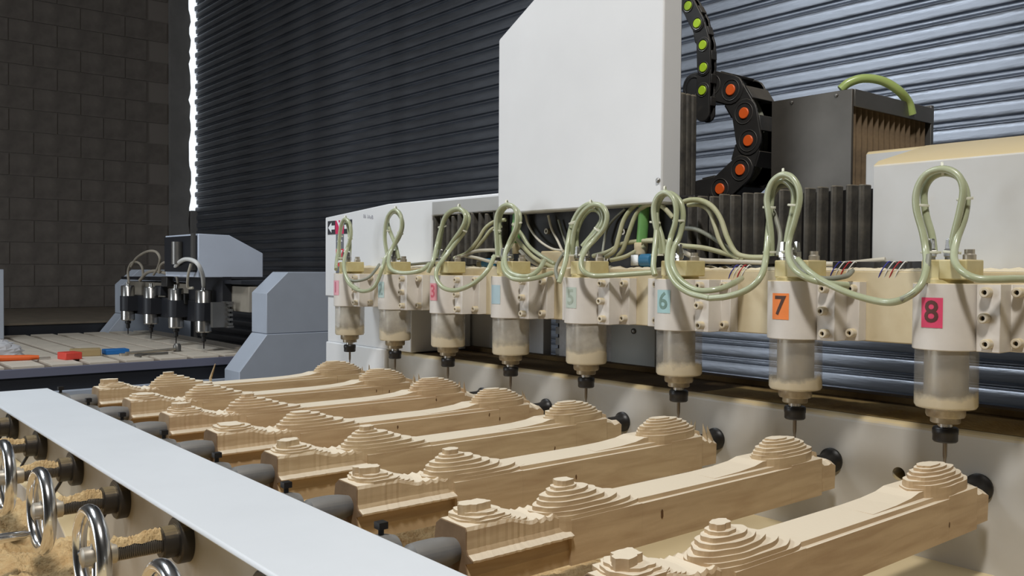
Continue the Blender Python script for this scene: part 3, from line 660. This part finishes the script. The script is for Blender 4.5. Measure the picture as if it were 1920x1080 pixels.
# ------------------------------------------------------------------ timber leg blanks
def blob(cx, y0, y1, hw, n, seed, ex=2.6, amp=.06, xl=-.036, xr=.036):
    rnd = random.Random(seed); ph = [rnd.uniform(0, 6.28) for _ in range(4)]; out = []
    cy, hy = (y0+y1)/2, (y1-y0)/2
    for i in range(n):
        a = 2*math.pi*i/n; c, s_ = math.cos(a), math.sin(a)
        q = 1/((abs(c)**ex+abs(s_)**ex)**(1/ex))
        q *= 1+amp*(math.sin(2*a+ph[0])*.5+math.sin(5*a+ph[1])*.35+math.sin(9*a+ph[2])*.25)
        out.append((max(xl, min(xr, cx+hw*q*c)), cy+hy*q*s_))
    return out
def make_leg(seed, nub=True):
    rnd = random.Random(seed); b = B(); zt = 1.071
    # main stock with milled groove along the right edge
    b.prism([(-.034,1.013),(.035,1.013),(.035,zt),(.0285,zt),(.0275,1.0765),(-.031,1.0772),(-.034,1.0755)], 'y', -.415, -.0605)
    b.prism([(-.034,1.013),(.035,1.013),(.035,1.0715),(-.034,1.0735)], 'y', -.5465, -.4152)
    b.prism([(-.034,1.013),(.035,1.013),(.035,1.0745),(-.030,1.0775),(-.034,1.073)], 'y', -.06, .0278)
    # rear stub, lowered and roughly scooped
    secs = []
    for i in range(9):
        y = .02+.056*i/8; h = 1.0745-.010*i/8+rnd.uniform(-.003,.003); h2 = 1.083-.020*i/8+rnd.uniform(-.003,.003)
        secs.append([(-.034,y,1.018),(.030,y,1.016),(.031,y,h-.008),(.022,y,h-.002),(.004,y,h2),(-.018,y,h2+.002),(-.034,y,h2-.004)])
    b.loft(secs)
    # front carved block: fluted side, lip, undercut
    secs = []; ny = 34
    for i in range(ny+1):
        y = -.706+.160*i/ny; d = rnd.uniform(-.0009,.0009); zt2 = 1.0885 if y < -.64 else 1.0885-.009*min(1, (y+.64)/.03) 
        if y > -.60: zt2 = 1.0795+.002*math.sin(i*2)
        lp = .041+rnd.uniform(-.001,.001)
        secs.append([(-.032,y,1.013),(.030,y,1.013),(.031,y,1.032),(.0275,y,1.046),(lp,y,1.0505),(lp,y,1.053),(.031+d,y,1.0575),(.0283+d,y,1.063),
                     (.0283+d,y,zt2-.004),(.0255,y,zt2),(-.024,y,zt2+.001),(-.033,y,zt2-.006),(-.036,y,1.066),(-.034,y,1.04)])
    b.loft(secs)
    def lay(cx, y0, y1, hw, z0, z1, sd, n=44, ex=2.6, amp=.05, xr=.0345, xl=-.0345):
        b.prism(blob(cx, y0, y1, hw, n, sd, ex, amp, xl, xr), 'z', z0, z1)
    # small terraces at the front end
    lay(-.006, -.6975, -.628, .033, 1.0865, 1.0915, seed+1, amp=.10, xr=.0264)
    lay(-.006, -.6955, -.636, .030, 1.0865, 1.0950, seed+2, amp=.14, xr=.0225)
    lay(-.004, -.692, -.646, .021, 1.09, 1.0985, seed+3, amp=.22, xr=.018)
    if nub: lay(-.003, -.692, -.656, .0125, 1.09, 1.1075, seed+4, 26, amp=.28)
    for j in range(5):   # staggered little steps down to the valley
        lay(-.006, -.660, -.636+.0085*j, .033-.001*(4-j), 1.07, 1.0918-.0022*j, seed+20+j, 36, amp=.06, xr=.0258-.0006*j)
    # middle hump
    L = [(-.588,-.395,.036,1.0768),(-.583,-.415,.0345,1.0822),(-.579,-.440,.031,1.088),(-.574,-.462,.0275,1.0938),(-.568,-.478,.0235,1.0992),(-.560,-.492,.0185,1.1045)]
    for j, (ya, yb, hw, z1) in enumerate(L):
        lay(.004, ya, yb, hw*.92, 1.05, z1, seed+30+j, 48, 2.2, .06, xl=-.024+.0022*j, xr=.0346-.0005*j)
    lay(.003, -.551, -.512, .0125, 1.09, 1.1085, seed+40, 30, 2.6, .12)
    if nub: lay(.002, -.545, -.518, .0095, 1.09, 1.1155, seed+41, 20, 3, .2)
    # ramp and rear hump
    b.loft([[(-.031,y,1.06),(.020,y,1.06),(.020,y,z),(-.031,y,z)] for y, z in ((-.24,1.0770),(-.18,1.0785),(-.14,1.0815),(-.118,1.086),(-.05,1.086))])
    R_ = [(-.115,.030,.034,1.0885),(-.112,.024,.0315,1.0935),(-.111,.016,.028,1.0985),(-.105,.008,.0245,1.1035),(-.098,-.002,.0205,1.108),(-.090,-.016,.016,1.1122)]
    for j, (ya, yb, hw, z1) in enumerate(R_):
        lay(.004, ya, yb, hw*.90, 1.06, z1, seed+50+j, 40, 2.3, .07, xl=-.017+.0016*j, xr=.0346-.0005*j)
    lay(.003, -.082, -.036, .0105, 1.10, 1.1150, seed+60, 24, 2.3, .15)
    # saddle from the hump down to the stub
    b.loft([[(-.026+.01*t,.0+.05*t,1.06),(.022-.008*t,.0+.05*t,1.06),(.010,.0+.05*t,1.100-.022*t-.012*t*(1-t)),(-.012,.0+.05*t,1.101-.021*t-.014*t*(1-t))] for t in (0,.25,.5,.75,1)])
    return b
def woodmat():
    m = mat('wood_leg', (216, 190, 146), .62, bump=.08, bscale=120)
    nt = m.node_tree; N = nt.nodes; L = nt.links; p = N['Principled BSDF']
    tc = N.new('ShaderNodeTexCoord'); oi = N.new('ShaderNodeObjectInfo')
    ad = N.new('ShaderNodeVectorMath'); ad.operation = 'MULTIPLY_ADD'; ad.inputs[1].default_value = (1,1,1)
    sc = N.new('ShaderNodeVectorMath'); sc.operation = 'SCALE'; cv = N.new('ShaderNodeCombineXYZ')
    L.new(oi.outputs['Random'], cv.inputs[0]); L.new(oi.outputs['Random'], cv.inputs[1]); L.new(oi.outputs['Random'], cv.inputs[2])
    L.new(cv.outputs[0], sc.inputs[0]); sc.inputs[3].default_value = 7
    a2 = N.new('ShaderNodeVectorMath'); a2.operation = 'ADD'; L.new(tc.outputs['Object'], a2.inputs[0]); L.new(sc.outputs[0], a2.inputs[1])
    mp = N.new('ShaderNodeMapping'); mp.inputs['Scale'].default_value = (14, 1.6, 14); L.new(a2.outputs[0], mp.inputs[0])
    n = N.new('ShaderNodeTexNoise'); n.inputs['Scale'].default_value = 5; n.inputs['Detail'].default_value = 5; n.inputs['Distortion'].default_value = .6
    L.new(mp.outputs[0], n.inputs[0])
    r = N.new('ShaderNodeValToRGB'); e = r.color_ramp.elements
    e[0].position = .3; e[0].color = (*lin((180, 155, 124)), 1); e[1].position = .68; e[1].color = (*lin((202, 180, 148)), 1)
    L.new(n.outputs[0], r.inputs[0])
    # vary from piece to piece between pinkish and yellowish timber
    hs = N.new('ShaderNodeMix'); hs.data_type = 'RGBA'; hs.blend_type = 'MULTIPLY'; hs.inputs[0].default_value = 1
    r2 = N.new('ShaderNodeValToRGB'); r2.color_ramp.elements[0].color = (1, .95, .89, 1); r2.color_ramp.elements[1].color = (.98, 1, .95, 1)
    L.new(oi.outputs['Random'], r2.inputs[0]); L.new(r.outputs[0], hs.inputs[6]); L.new(r2.outputs[0], hs.inputs[7])
    # overhead light painted in: paler colour on faces looking up, darker sides
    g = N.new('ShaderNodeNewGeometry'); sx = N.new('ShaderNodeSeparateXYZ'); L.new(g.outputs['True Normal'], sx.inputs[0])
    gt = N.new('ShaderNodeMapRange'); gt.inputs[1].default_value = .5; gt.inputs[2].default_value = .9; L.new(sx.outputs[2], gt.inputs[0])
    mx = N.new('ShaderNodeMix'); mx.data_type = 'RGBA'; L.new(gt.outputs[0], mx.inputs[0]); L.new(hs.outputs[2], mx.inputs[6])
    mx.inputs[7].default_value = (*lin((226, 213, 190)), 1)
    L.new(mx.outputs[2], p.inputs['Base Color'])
    return m
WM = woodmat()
LL = {1: 'farthest carved timber leg blank, in line under the leftmost spindle', 2: 'second farthest carved timber leg blank, with torn chips at its rear end',
      3: 'third carved timber leg blank from the far side, under the spindle with sticker 3', 4: 'fourth carved timber leg blank from the far side, with bark-like nicks along its side',
      5: 'plain pale carved timber leg, fourth from the near side, under the spindle with sticker 5', 6: 'pinkish carved timber leg, third from the near side, under the spindle with sticker 6',
      7: 'second nearest carved timber leg blank, with a dark knot on its side', 8: 'nearest carved timber leg blank, cut off by the bottom of the picture'}
for k in range(1, 9):
    b = make_leg(100*k, nub=k not in (2, 4))
    for v in b.v: v.x += k*.25
    t = thing('carved_timber', LL[k], 'timber leg', (k*.25, -.3, 1.013), 'carved timber legs on the machine')
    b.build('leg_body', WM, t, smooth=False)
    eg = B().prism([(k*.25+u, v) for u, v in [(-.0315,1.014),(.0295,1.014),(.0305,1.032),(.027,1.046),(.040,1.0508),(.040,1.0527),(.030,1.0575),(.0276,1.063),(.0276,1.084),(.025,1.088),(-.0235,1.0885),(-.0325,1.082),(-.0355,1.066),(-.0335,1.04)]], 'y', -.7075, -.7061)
    eg.build('end_face', mat('end_face', (142, 116, 88), .85, rgb2=(120, 96, 70), vscale=30) if k > 3 else mat('end_face_pale', (176, 152, 122), .85, rgb2=(160, 134, 104), vscale=30), t, smooth=False)  # thin plate over the front end, browner than the leg body
    rnd = random.Random(k*5)
    mk = mat('knot', (96, 66, 36), .8)
    spots = {7: [(-.375,1.05)], 4: [(-.33,1.06),(-.09,1.062),(-.06,1.05)], 3: [(-.06,1.064)], 2: [(-.08,1.06),(-.04,1.055)], 6: [(-.30,1.045)], 5: [(-.12, 1.03)], 8: [(-.06,1.035)], 1: []}[k]
    for (y, z) in spots:
        s = .0045 if k in (7,) else .0028
        B().add([(k*.25+.0354, y+s*.6*math.cos(a)+rnd.uniform(-.0006,.0006), z+s*1.5*math.sin(a)) for a in [2*math.pi*i/10 for i in range(10)]], [tuple(range(10))]).build('knot', mk, t, smooth=False)
    if k in (1, 2, 3, 4, 6):   # ragged splinters left standing at the rear end
        bs = B()
        for j in range(4):
            x = k*.25+rnd.uniform(-.025,.02); y = rnd.uniform(.035,.07); h = rnd.uniform(.012,.030)
            bs.add([(x-.008,y,1.06),(x+.009,y-.004,1.06),(x+.004,y+.006,1.06),(x+rnd.uniform(-.008,.008),y,1.072+h)], [(0,1,3),(1,2,3),(2,0,3),(0,2,1)])
        bs.build('splinter', WM, t, smooth=False)
# lone standing splinter behind the farthest leg
b = B(); p0 = at(393, 722, -.35); p1 = at(403, 682, -.35)
b.loft([[(p0.x-.004,p0.y,p0.z-.04),(p0.x+.006,p0.y,p0.z-.04),(p0.x+.006,p0.y+.004,p0.z-.04),(p0.x-.004,p0.y+.004,p0.z-.04)],
        [(p0.x-.004,p0.y,p0.z+.02),(p0.x+.007,p0.y,p0.z+.02),(p0.x+.007,p0.y+.004,p0.z+.02),(p0.x-.004,p0.y+.004,p0.z+.02)],
        [(p1.x-.001,p0.y,p1.z),(p1.x+.001,p0.y,p1.z),(p1.x+.001,p0.y+.002,p1.z),(p1.x-.001,p0.y+.002,p1.z)]])
tag(b.build('wood_splinter', WM, None, smooth=False), 'thin upright splinter of wood behind the farthest timber leg', 'splinter')

# ------------------------------------------------------------------ chucks, tailstocks, handwheels
for k in range(1, 9):
    x = k*.25+.003
    od = {1:'leftmost', 2:'second from left', 3:'third from left', 4:'fourth from left', 5:'fifth from left', 6:'sixth from left', 7:'second from right', 8:'rightmost'}[k]
    t = thing('drive_chuck', od+' black flared drive chuck on the white side panel', 'chuck', (x, .11, 1.0555), 'drive chucks at the rear ends of the legs')
    B().lathe([(.0215,.11),(.0215,.106),(.0195,.1045),(.0150,.098),(.0135,.085),(.0135,.070)], (x,0,1.0555), 'y', 28).build('flare', MM['rubber_black'], t)
    B().lathe([(.017,.1055),(.017,.1035),(.012,.100)], (x,0,1.0555), 'y', 28).build('face', MM['steel_dusty'], t)
    xc = k*.25+.005
    t = thing('tailstock_centre', od+' grey tailstock centre pushing on a timber leg from the white beam', 'tailstock', (xc, -.79, 1.058), 'tailstock centres along the beam')
    B().lathe([(.012,-.80),(.012,-.772),(.0135,-.772),(.0180,-.768),(.0190,-.755),(.0190,-.738),(.0175,-.722),(.0140,-.706),(.010,-.702)], (xc,0,1.058), 'y', 28).build('centre_sleeve', MM['grey_cone'], t)
    xl = k*.25-.046
    t = thing('lock_collar', od+' small dark lock collar with a square bolt behind the white beam', 'collar', (xl, -.77, 1.05), 'lock collars along the beam')
    B().lathe([(.020,-.79),(.024,-.788),(.024,-.772),(.020,-.757),(.008,-.755)], (xl,0,1.053), 'y', 24).build('collar', MM['grey_cone'], t)
    b = B().lathe([(.0035,1.07),(.0035,1.085)], (xl,-.776,0), 'z', 10); b.box(xl-.006, xl+.006, -.782, -.770, 1.084, 1.092)
    b.build('bolt', MM['rubber_black'], t)
WHL = {2: 'farthest handwheel at the left picture edge', 3: 'third nearest chrome handwheel group, flange cut by the left edge', 4: 'chrome handwheel cut off by the left picture edge', 5: 'chrome handwheel with a bare chrome handle, left of the nearest full one',
       6: 'nearest fully visible chrome handwheel with sawdust along its screw', 7: 'chrome handwheel peeking in at the bottom edge', 8: 'handwheel below the picture edge'}
def handwheel(k):
    x = k*.25; z = 1.053
    t = thing('handwheel', WHL[k], 'handwheel', (x, -.93, z), 'chrome handwheels on threaded screws')
    fl = B().lathe([(.0255,-.928),(.0285,-.930),(.0285,-.943),(.0265,-.945),(.021,-.945),(.021,-.9455)], (x,0,z), 'y', 32).build('flange', MM['iron'], t)
    B().lathe([(.0195,-.944),(.0195,-.961),(.0175,-.963),(.009,-.963)], (x,0,z), 'y', 28).build('lock_nut', MM['iron'], t)
    b = B().tube([(x+.004,-.956,z-.014),(x+.0,-.962,z-.026),(x-.010,-.966,z-.038)], .0028, 8); b.build('lock_lever', MM['rubber_black'], t)
    # threaded screw: ridged lathe
    pr = []; n = 26; y0, y1 = -.962, -1.018
    for i in range(n):
        y = y0+(y1-y0)*i/n; st = (y1-y0)/n
        pr += [(.0096,y),(.0114,y+st*.35),(.0114,y+st*.6),(.0096,y+st*.95)]
    B().lathe(pr, (x,0,z), 'y', 20).build('screw', MM['thread'], t, angle=25)
    B().lathe([(.0085,-1.012),(.0130,-1.014),(.0135,-1.030),(.0115,-1.036),(.0115,-1.050),(.007,-1.052)], (x,0,z), 'y', 24).build('hub', MM['steel_dusty'], t)
    B().torus((x,-1.040,z), .0525, .0072, 'y', 56, 14, flat=1.15).build('rim', MM['chrome'], t)
    for i in range(3):
        a = math.radians({4: 80, 5: 80, 6: 70}.get(k, 40)+120*i); c_, s_ = math.cos(a), math.sin(a)
        B().tube([(x+.009*c_,-1.036,z+.009*s_),(x+.03*c_,-1.040,z+.03*s_),(x+.052*c_,-1.040,z+.052*s_)], [.0055,.0048,.0045], 10).build('spoke', MM['chrome'], t)
    ha = math.radians({5: 228, 4: 200}.get(k, 265)); hx, hz = x+.0525*math.cos(ha), z+.0525*math.sin(ha)
    B().lathe([(.004,-1.040),(.004,-1.050),(.0055,-1.052),(.0068,-1.075),(.0072,-1.10),(.0055,-1.118),(.003,-1.120)], (hx,0,hz), 'y', 18).build('handle', MM['chrome'], t)
    # sawdust lying on the screw
    if k in (3, 4, 5, 6):
        rnd = random.Random(k); secs = []; n = 36
        for i in range(n+1):
            y = -.955-.066*i/n; w = .0088*(1+.08*math.sin(i*.5+k)); e = min(1, i/4, (n-i)/3+.05)
            h = (.0065+.0025*math.sin(i*.22+k)+rnd.uniform(-.0010,.0012))*e
            secs.append([(x+w*u+rnd.uniform(-.0006,.0006), y, z+math.sqrt(max(0, .0114**2-(w*u*.95)**2))*.9+h*(1-abs(u)**2.2)+rnd.uniform(-.0005,.0008)) for u in (-1,-.75,-.5,-.25,0,.25,.5,.75,1)])
        B().loft(secs, cap=False, closed=False).build('sawdust', MM['sawdust'], t, kind='stuff', smooth=False)
for k in range(2, 8): handwheel(k)

# ------------------------------------------------------------------ sawdust heaps
def heap(name, x0, x1, y0, y1, fn, nx, ny, seed, amp, label):
    rnd = random.Random(seed); b = B()
    b.loft([[(x0+(x1-x0)*i/nx, y0+(y1-y0)*j/ny, fn(i/nx, j/ny)+rnd.uniform(-amp, amp)) for j in range(ny+1)] for i in range(nx+1)], cap=False, closed=False)
    o = b.build(name, MM['sawdust'], None, angle=80); return tag(o, label, 'sawdust', kind='stuff')
def bedz(u, v):
    e = max(0, min(1, (1-v)/.35)); e = e*e*(3-2*e)
    return .921+(.050+.010*math.sin(u*37)+.008*math.sin(u*90+v*9)+.006*math.sin(v*21+u*15))*e
heap('sawdust_heap', .05, 2.6, -.789, -.28, bedz, 420, 90, 5, .0022, 'sawdust heaped on the bed beneath the timber legs')
def trayz(u, v):
    return .878+(.050+.03*math.sin(v*2.6)+.012*math.sin(u*31+v*7)+.008*math.sin(u*70)+.006*math.sin(v*30))*(1-max(0, (u-.62)/.38)**1.2)
heap('sawdust_heap', .2, 1.62, -1.35, -.931, trayz, 260, 110, 6, .0042, 'sawdust heap below the handwheels at the lower left corner')

# ------------------------------------------------------------------ second machine (grey router at the back left)
tb = thing('router_table', 'grey router table with cream slats and dark grooves in the background', 'table', (-2.9, -.1, .0))
B().box(-3.95, -1.885, -1.0, .80, .885, .925).build('table_frame', MM['m2_edge'], tb, bevel=.002)
B().box(-3.94, -1.90, -.98, .79, .924, .9265).build('groove_bed', MM['mdf_groove'], tb)
sl = None
for i in range(11):
    y = -1.0+.020+i*.162
    if sl is None: sl = B().box(-3.94, -1.892, y, y+.130, .925, .936).build('slat', MM['mdf'], tb, bevel=.001); o = sl
    else: o = sl.copy(); COL.objects.link(o); o.location.y += i*.162
B().box(-3.9, -1.90, -1.0, .8, .30, .884).build('underframe', MM['m2_black'], tb)
B().box(-1.90, -1.86, -1.0, .8, .765, .815).build('guide_rail', MM['m2_grey'], tb, bevel=.002)
B().box(-1.90, -1.87, -1.0, .8, .60, .70).build('lower_rail', MM['m2_grey'], tb, bevel=.002)
leg = thing('router_upright', 'near grey faceted gantry leg of the background router', 'gantry leg', (-1.69, .7, 0), 'router gantry legs')
prU = [(.5743,1.0565),(.5743,1.258),(.688,1.364),(1.05,1.364),(1.05,1.0565)]
prL = [(.36,.60),(.36,.895),(.5743,1.0545),(1.05,1.0545),(1.05,.60)]
B().prism(prU, 'x', -1.78, -1.60).build('upper_cover', MM['m2_grey'], leg, bevel=.003)
B().prism([(.4315,.60),(.4315,.875),(.5743,1.0545),(1.05,1.0545),(1.05,.60)], 'x', -1.78, -1.595).build('lower_cover', MM['m2_grey'], leg, bevel=.003)
l2 = copy_tree(leg, None, (-2.36, 0, 0)); l2['label'] = 'far grey gantry leg of the background router, its slanted foot behind the leftmost silver spindle'
gb = thing('router_gantry', 'beige router crossbeam with pale blue-grey motor housing in front of the dark shutter', 'gantry', (-2.6, .6, 1.16))
B().box(-3.80, -1.781, .56, .76, 1.155, 1.287).build('crossbeam', MM['m2_beige'], gb, bevel=.003)
B().box(-3.80, -1.781, .52, .74, 1.30, 1.318).build('top_rail', MM['m2_black'], gb)
B().prism([(.382,1.333),(.382,1.5587),(.5465,1.5551),(.7336,1.4623),(.7336,1.333)], 'x', -2.5, -2.0).build('motor_housing', MM['m2_house'], gb, bevel=.003)
B().box(-2.48, -2.02, .370, .382, 1.36, 1.55).build('front_plate', MM['m2_black'], gb)
B().box(-2.05, -2.01, .360, .372, 1.37, 1.56).build('edge_trim', MM['metal_grey'], gb)
B().lathe([(.03,1.40),(.03,1.52)], (-2.22,.35,0), 'z', 16).build('motor', MM['metal_grey'], gb)
B().box(-2.5, -2.0, .51, .558, 1.16, 1.335).build('saddle', MM['m2_black'], gb)
B().box(-3.62, -1.98, .505, .55, 1.08, 1.20).build('tool_plate', MM['m2_black'], gb, bevel=.003)
eb = B().box(-1.96, -1.93, .43, .52, 1.075, 1.205)
for i in range(5): eb.box(-1.93, -1.90, .505, .525, 1.085+i*.024, 1.098+i*.024)
eb.box(-1.99, -1.90, .50, .53, 1.195, 1.207).box(-1.99, -1.90, .50, .53, 1.073, 1.083)
eb.build('end_bracket', MM['metal_grey'], gb)
XS = [-2.134, -2.559, -2.996, -3.45]
NM2 = ['nearest', 'second nearest', 'third nearest', 'farthest']
mp = None
for i, x in enumerate(XS):
    if mp is None:
        mp = thing('router_spindle', '', 'spindle', (x, .46, 1.03), 'silver spindles of the background router')
        B().lathe([(.036,1.038),(.042,1.044),(.042,1.258),(.038,1.264),(.02,1.264)], (x,.46,0), 'z', 32).build('motor_body', MM['steel'], mp)
        B().prism([(x-.055,.51),(x-.055,.44)]+[(x+.047*math.cos(math.pi+math.pi*j/12), .46+.047*math.sin(math.pi+math.pi*j/12)) for j in range(13)]+[(x+.055,.44),(x+.055,.51)], 'z', 1.100, 1.197).build('clamp', MM['m2_black'], mp, bevel=.002)
        B().lathe([(.018,1.038),(.018,1.02),(.012,1.015),(.012,.99),(.004,.985),(.003,.95)], (x,.46,0), 'z', 16).build('collet', MM['rubber_black'], mp)
        for dx in (-.015, .015): B().lathe([(.006,1.264),(.006,1.285),(.003,1.287)], (x+dx,.46,0), 'z', 10).build('fitting', MM['steel'], mp)
        t = mp
    else:
        t = copy_tree(mp, None, (x-XS[0], 0, 0))
    t['label'] = NM2[i]+' silver cylindrical spindle on the background router'
for i, (pts, r, m) in enumerate([
   ([(382,538,.46),(379,512,.38),(368,492,.345),(350,486,.34),(336,492,.35),(326,505,.40)], .011, 'wire_white'),
   ([(362,540,.40),(352,538,.38),(353,515,.35),(358,495,.345)], .007, 'cable_white'),
   ([(246,500,.46),(256,484,.45),(275,472,.44),(292,472,.45),(300,485,.46),(296,502,.47),(288,515,.47)], .008, 'm2_beige'),
   ([(242,532,.46),(240,510,.46),(246,494,.46),(257,491,.46),(266,500,.47),(269,518,.48)], .008, 'm2_beige'),
   ([(298,512,.46),(301,498,.46),(310,492,.46),(320,500,.47),(330,515,.47),(334,532,.47)], .008, 'm2_beige'),
   ([(262,526,.47),(275,512,.48),(292,508,.48),(312,512,.48),(326,508,.48)], .010, 'm2_beige')]):
    tag(hose('router_hose', pts, r, m, None), ['thick white hose arched over the nearest silver spindle', 'white hose hanging left of the nearest silver spindle', 'tallest thin beige hose loop over the router spindles',
        'small beige hose loop on the farthest silver spindle', 'small beige hose loop over the second nearest silver spindle', 'beige hose bundle lying behind the router spindles'][i], 'hose', 'hoses of the background router')
# bits of tangle behind router spindles: valve blocks
for i, (px, py) in enumerate(((300, 545), (312, 528), (345, 560))):
    c = at(px, py, .50)
    tag(B().box(c.x-.05, c.x+.05, .485, .53, c.z-.03, c.z+.03).build('valve_block', MM['black_plastic' if i else 'm2_black'], None, bevel=.004), ['dark valve block behind the third silver spindle', 'dark valve block above the tangle of router hoses', 'dark valve block between the two nearest silver spindles'][i], 'valve')
# dark bench and shelf behind router table
wb = thing('side_bench', 'low dark bench with dusty brown top along the block wall', 'bench', (-5.2, .3, 0))
B().box(-6.48, -4.16, -1.2, 1.2, .985, 1.0).build('bench_top', MM['bench_top'], wb, bevel=.002)
B().box(-6.4, -4.17, -1.1, 1.15, .0, .984).build('bench_body', MM['m2_black'], wb)
gp = thing('grey_post', 'grey machine post at the left picture edge', 'post', (-3.7, -.35, .0))
B().box(-3.8, -3.6, -.60, -.222, .937, 1.365).build('post_body', MM['m2_grey'], gp, bevel=.004)
# things lying on the router table
zt = .936
def boxthing(name, x0, x1, y0, y1, h, m, label, cat, rot=0):
    c = Vector(((x0+x1)/2, (y0+y1)/2, zt))
    b = B().box(x0, x1, y0, y1, zt, zt+h)
    M4 = Matrix.Translation(c) @ Matrix.Rotation(rot, 4, 'Z') @ Matrix.Translation(-c); b.v = [M4 @ v for v in b.v]
    return tag(b.build(name, m, None, bevel=.004), label, cat)
boxthing('red_box', -2.16, -2.07, -.245, -.165, .035, MM['red'], 'small red box on the router table', 'box', .2)
boxthing('wood_block', -2.30, -2.20, -.17, -.03, .035, MM['wood_block'], 'short brown wood offcut between the red and blue boxes', 'offcut', -.2)
boxthing('blue_box', -2.30, -2.22, -.01, .105, .026, MM['blue_box'], 'small bright blue box on the router table', 'box', 0)
def rod(name, p, q, r, m, parent): return B().tube([p, q], r, 12).build(name, m, parent)
t = thing('knife', 'orange handled tool lying on the router table at the left edge', 'tool', (-2.3, -.45, zt))
B().tube([(-2.20,-.62,zt+.014),(-2.19,-.5,zt+.015),(-2.17,-.37,zt+.013),(-2.165,-.33,zt+.012)], [.012,.015,.013,.010], 12).build('handle', MM['orange_tool'], t)
B().box(-2.168, -2.158, -.33, -.28, zt+.004, zt+.012).build('blade', MM['steel'], t)
t = thing('wrench', 'long steel wrench with a dark socket end on the router table', 'wrench', (-2.15, .2, zt))
b = B().tube([(-2.13,.06,zt+.012),(-2.16,.18,zt+.012),(-2.20,.33,zt+.014)], .008, 10); b.build('shaft', MM['steel_dusty'], t)
B().lathe([(.022,0),(.022,.012)], (-2.13,.05,zt), 'z', 16).build('ring_end', MM['steel_dusty'], t)
B().lathe([(.016,0),(.020,.004),(.020,.03),(.014,.042)], (-2.21,.345,zt), 'z', 14).build('socket', MM['metal_grey'], t)
t = thing('hex_key', 'bent steel hex key in front of the long wrench', 'hex key', (-2.03, .15, zt))
B().tube(spline([(-1.99,.09,zt+.006),(-2.05,.085,zt+.006),(-2.06,.10,zt+.008),(-2.07,.25,zt+.008)], 5), .006, 6).build('shaft', MM['metal_grey'], t)
# crumpled plastic bag
rnd = random.Random(11); b = B(); secs = []
for i in range(15):
    th = math.pi/2*i/14
    secs.append([(-2.42+(.13*math.cos(th)+rnd.uniform(-.012,.012))*math.cos(a), -.52+(.13*math.cos(th)+rnd.uniform(-.012,.012))*math.sin(a)*1.3, zt+.001+.085*math.sin(th)+rnd.uniform(0,.012)*(i > 0)) for a in [2*math.pi*j/22 for j in range(22)]])
b.loft(secs)
tag(b.build('plastic_bag', MM['bag'], None, smooth=False), 'crumpled clear plastic bag on the router table at the left edge', 'bag')
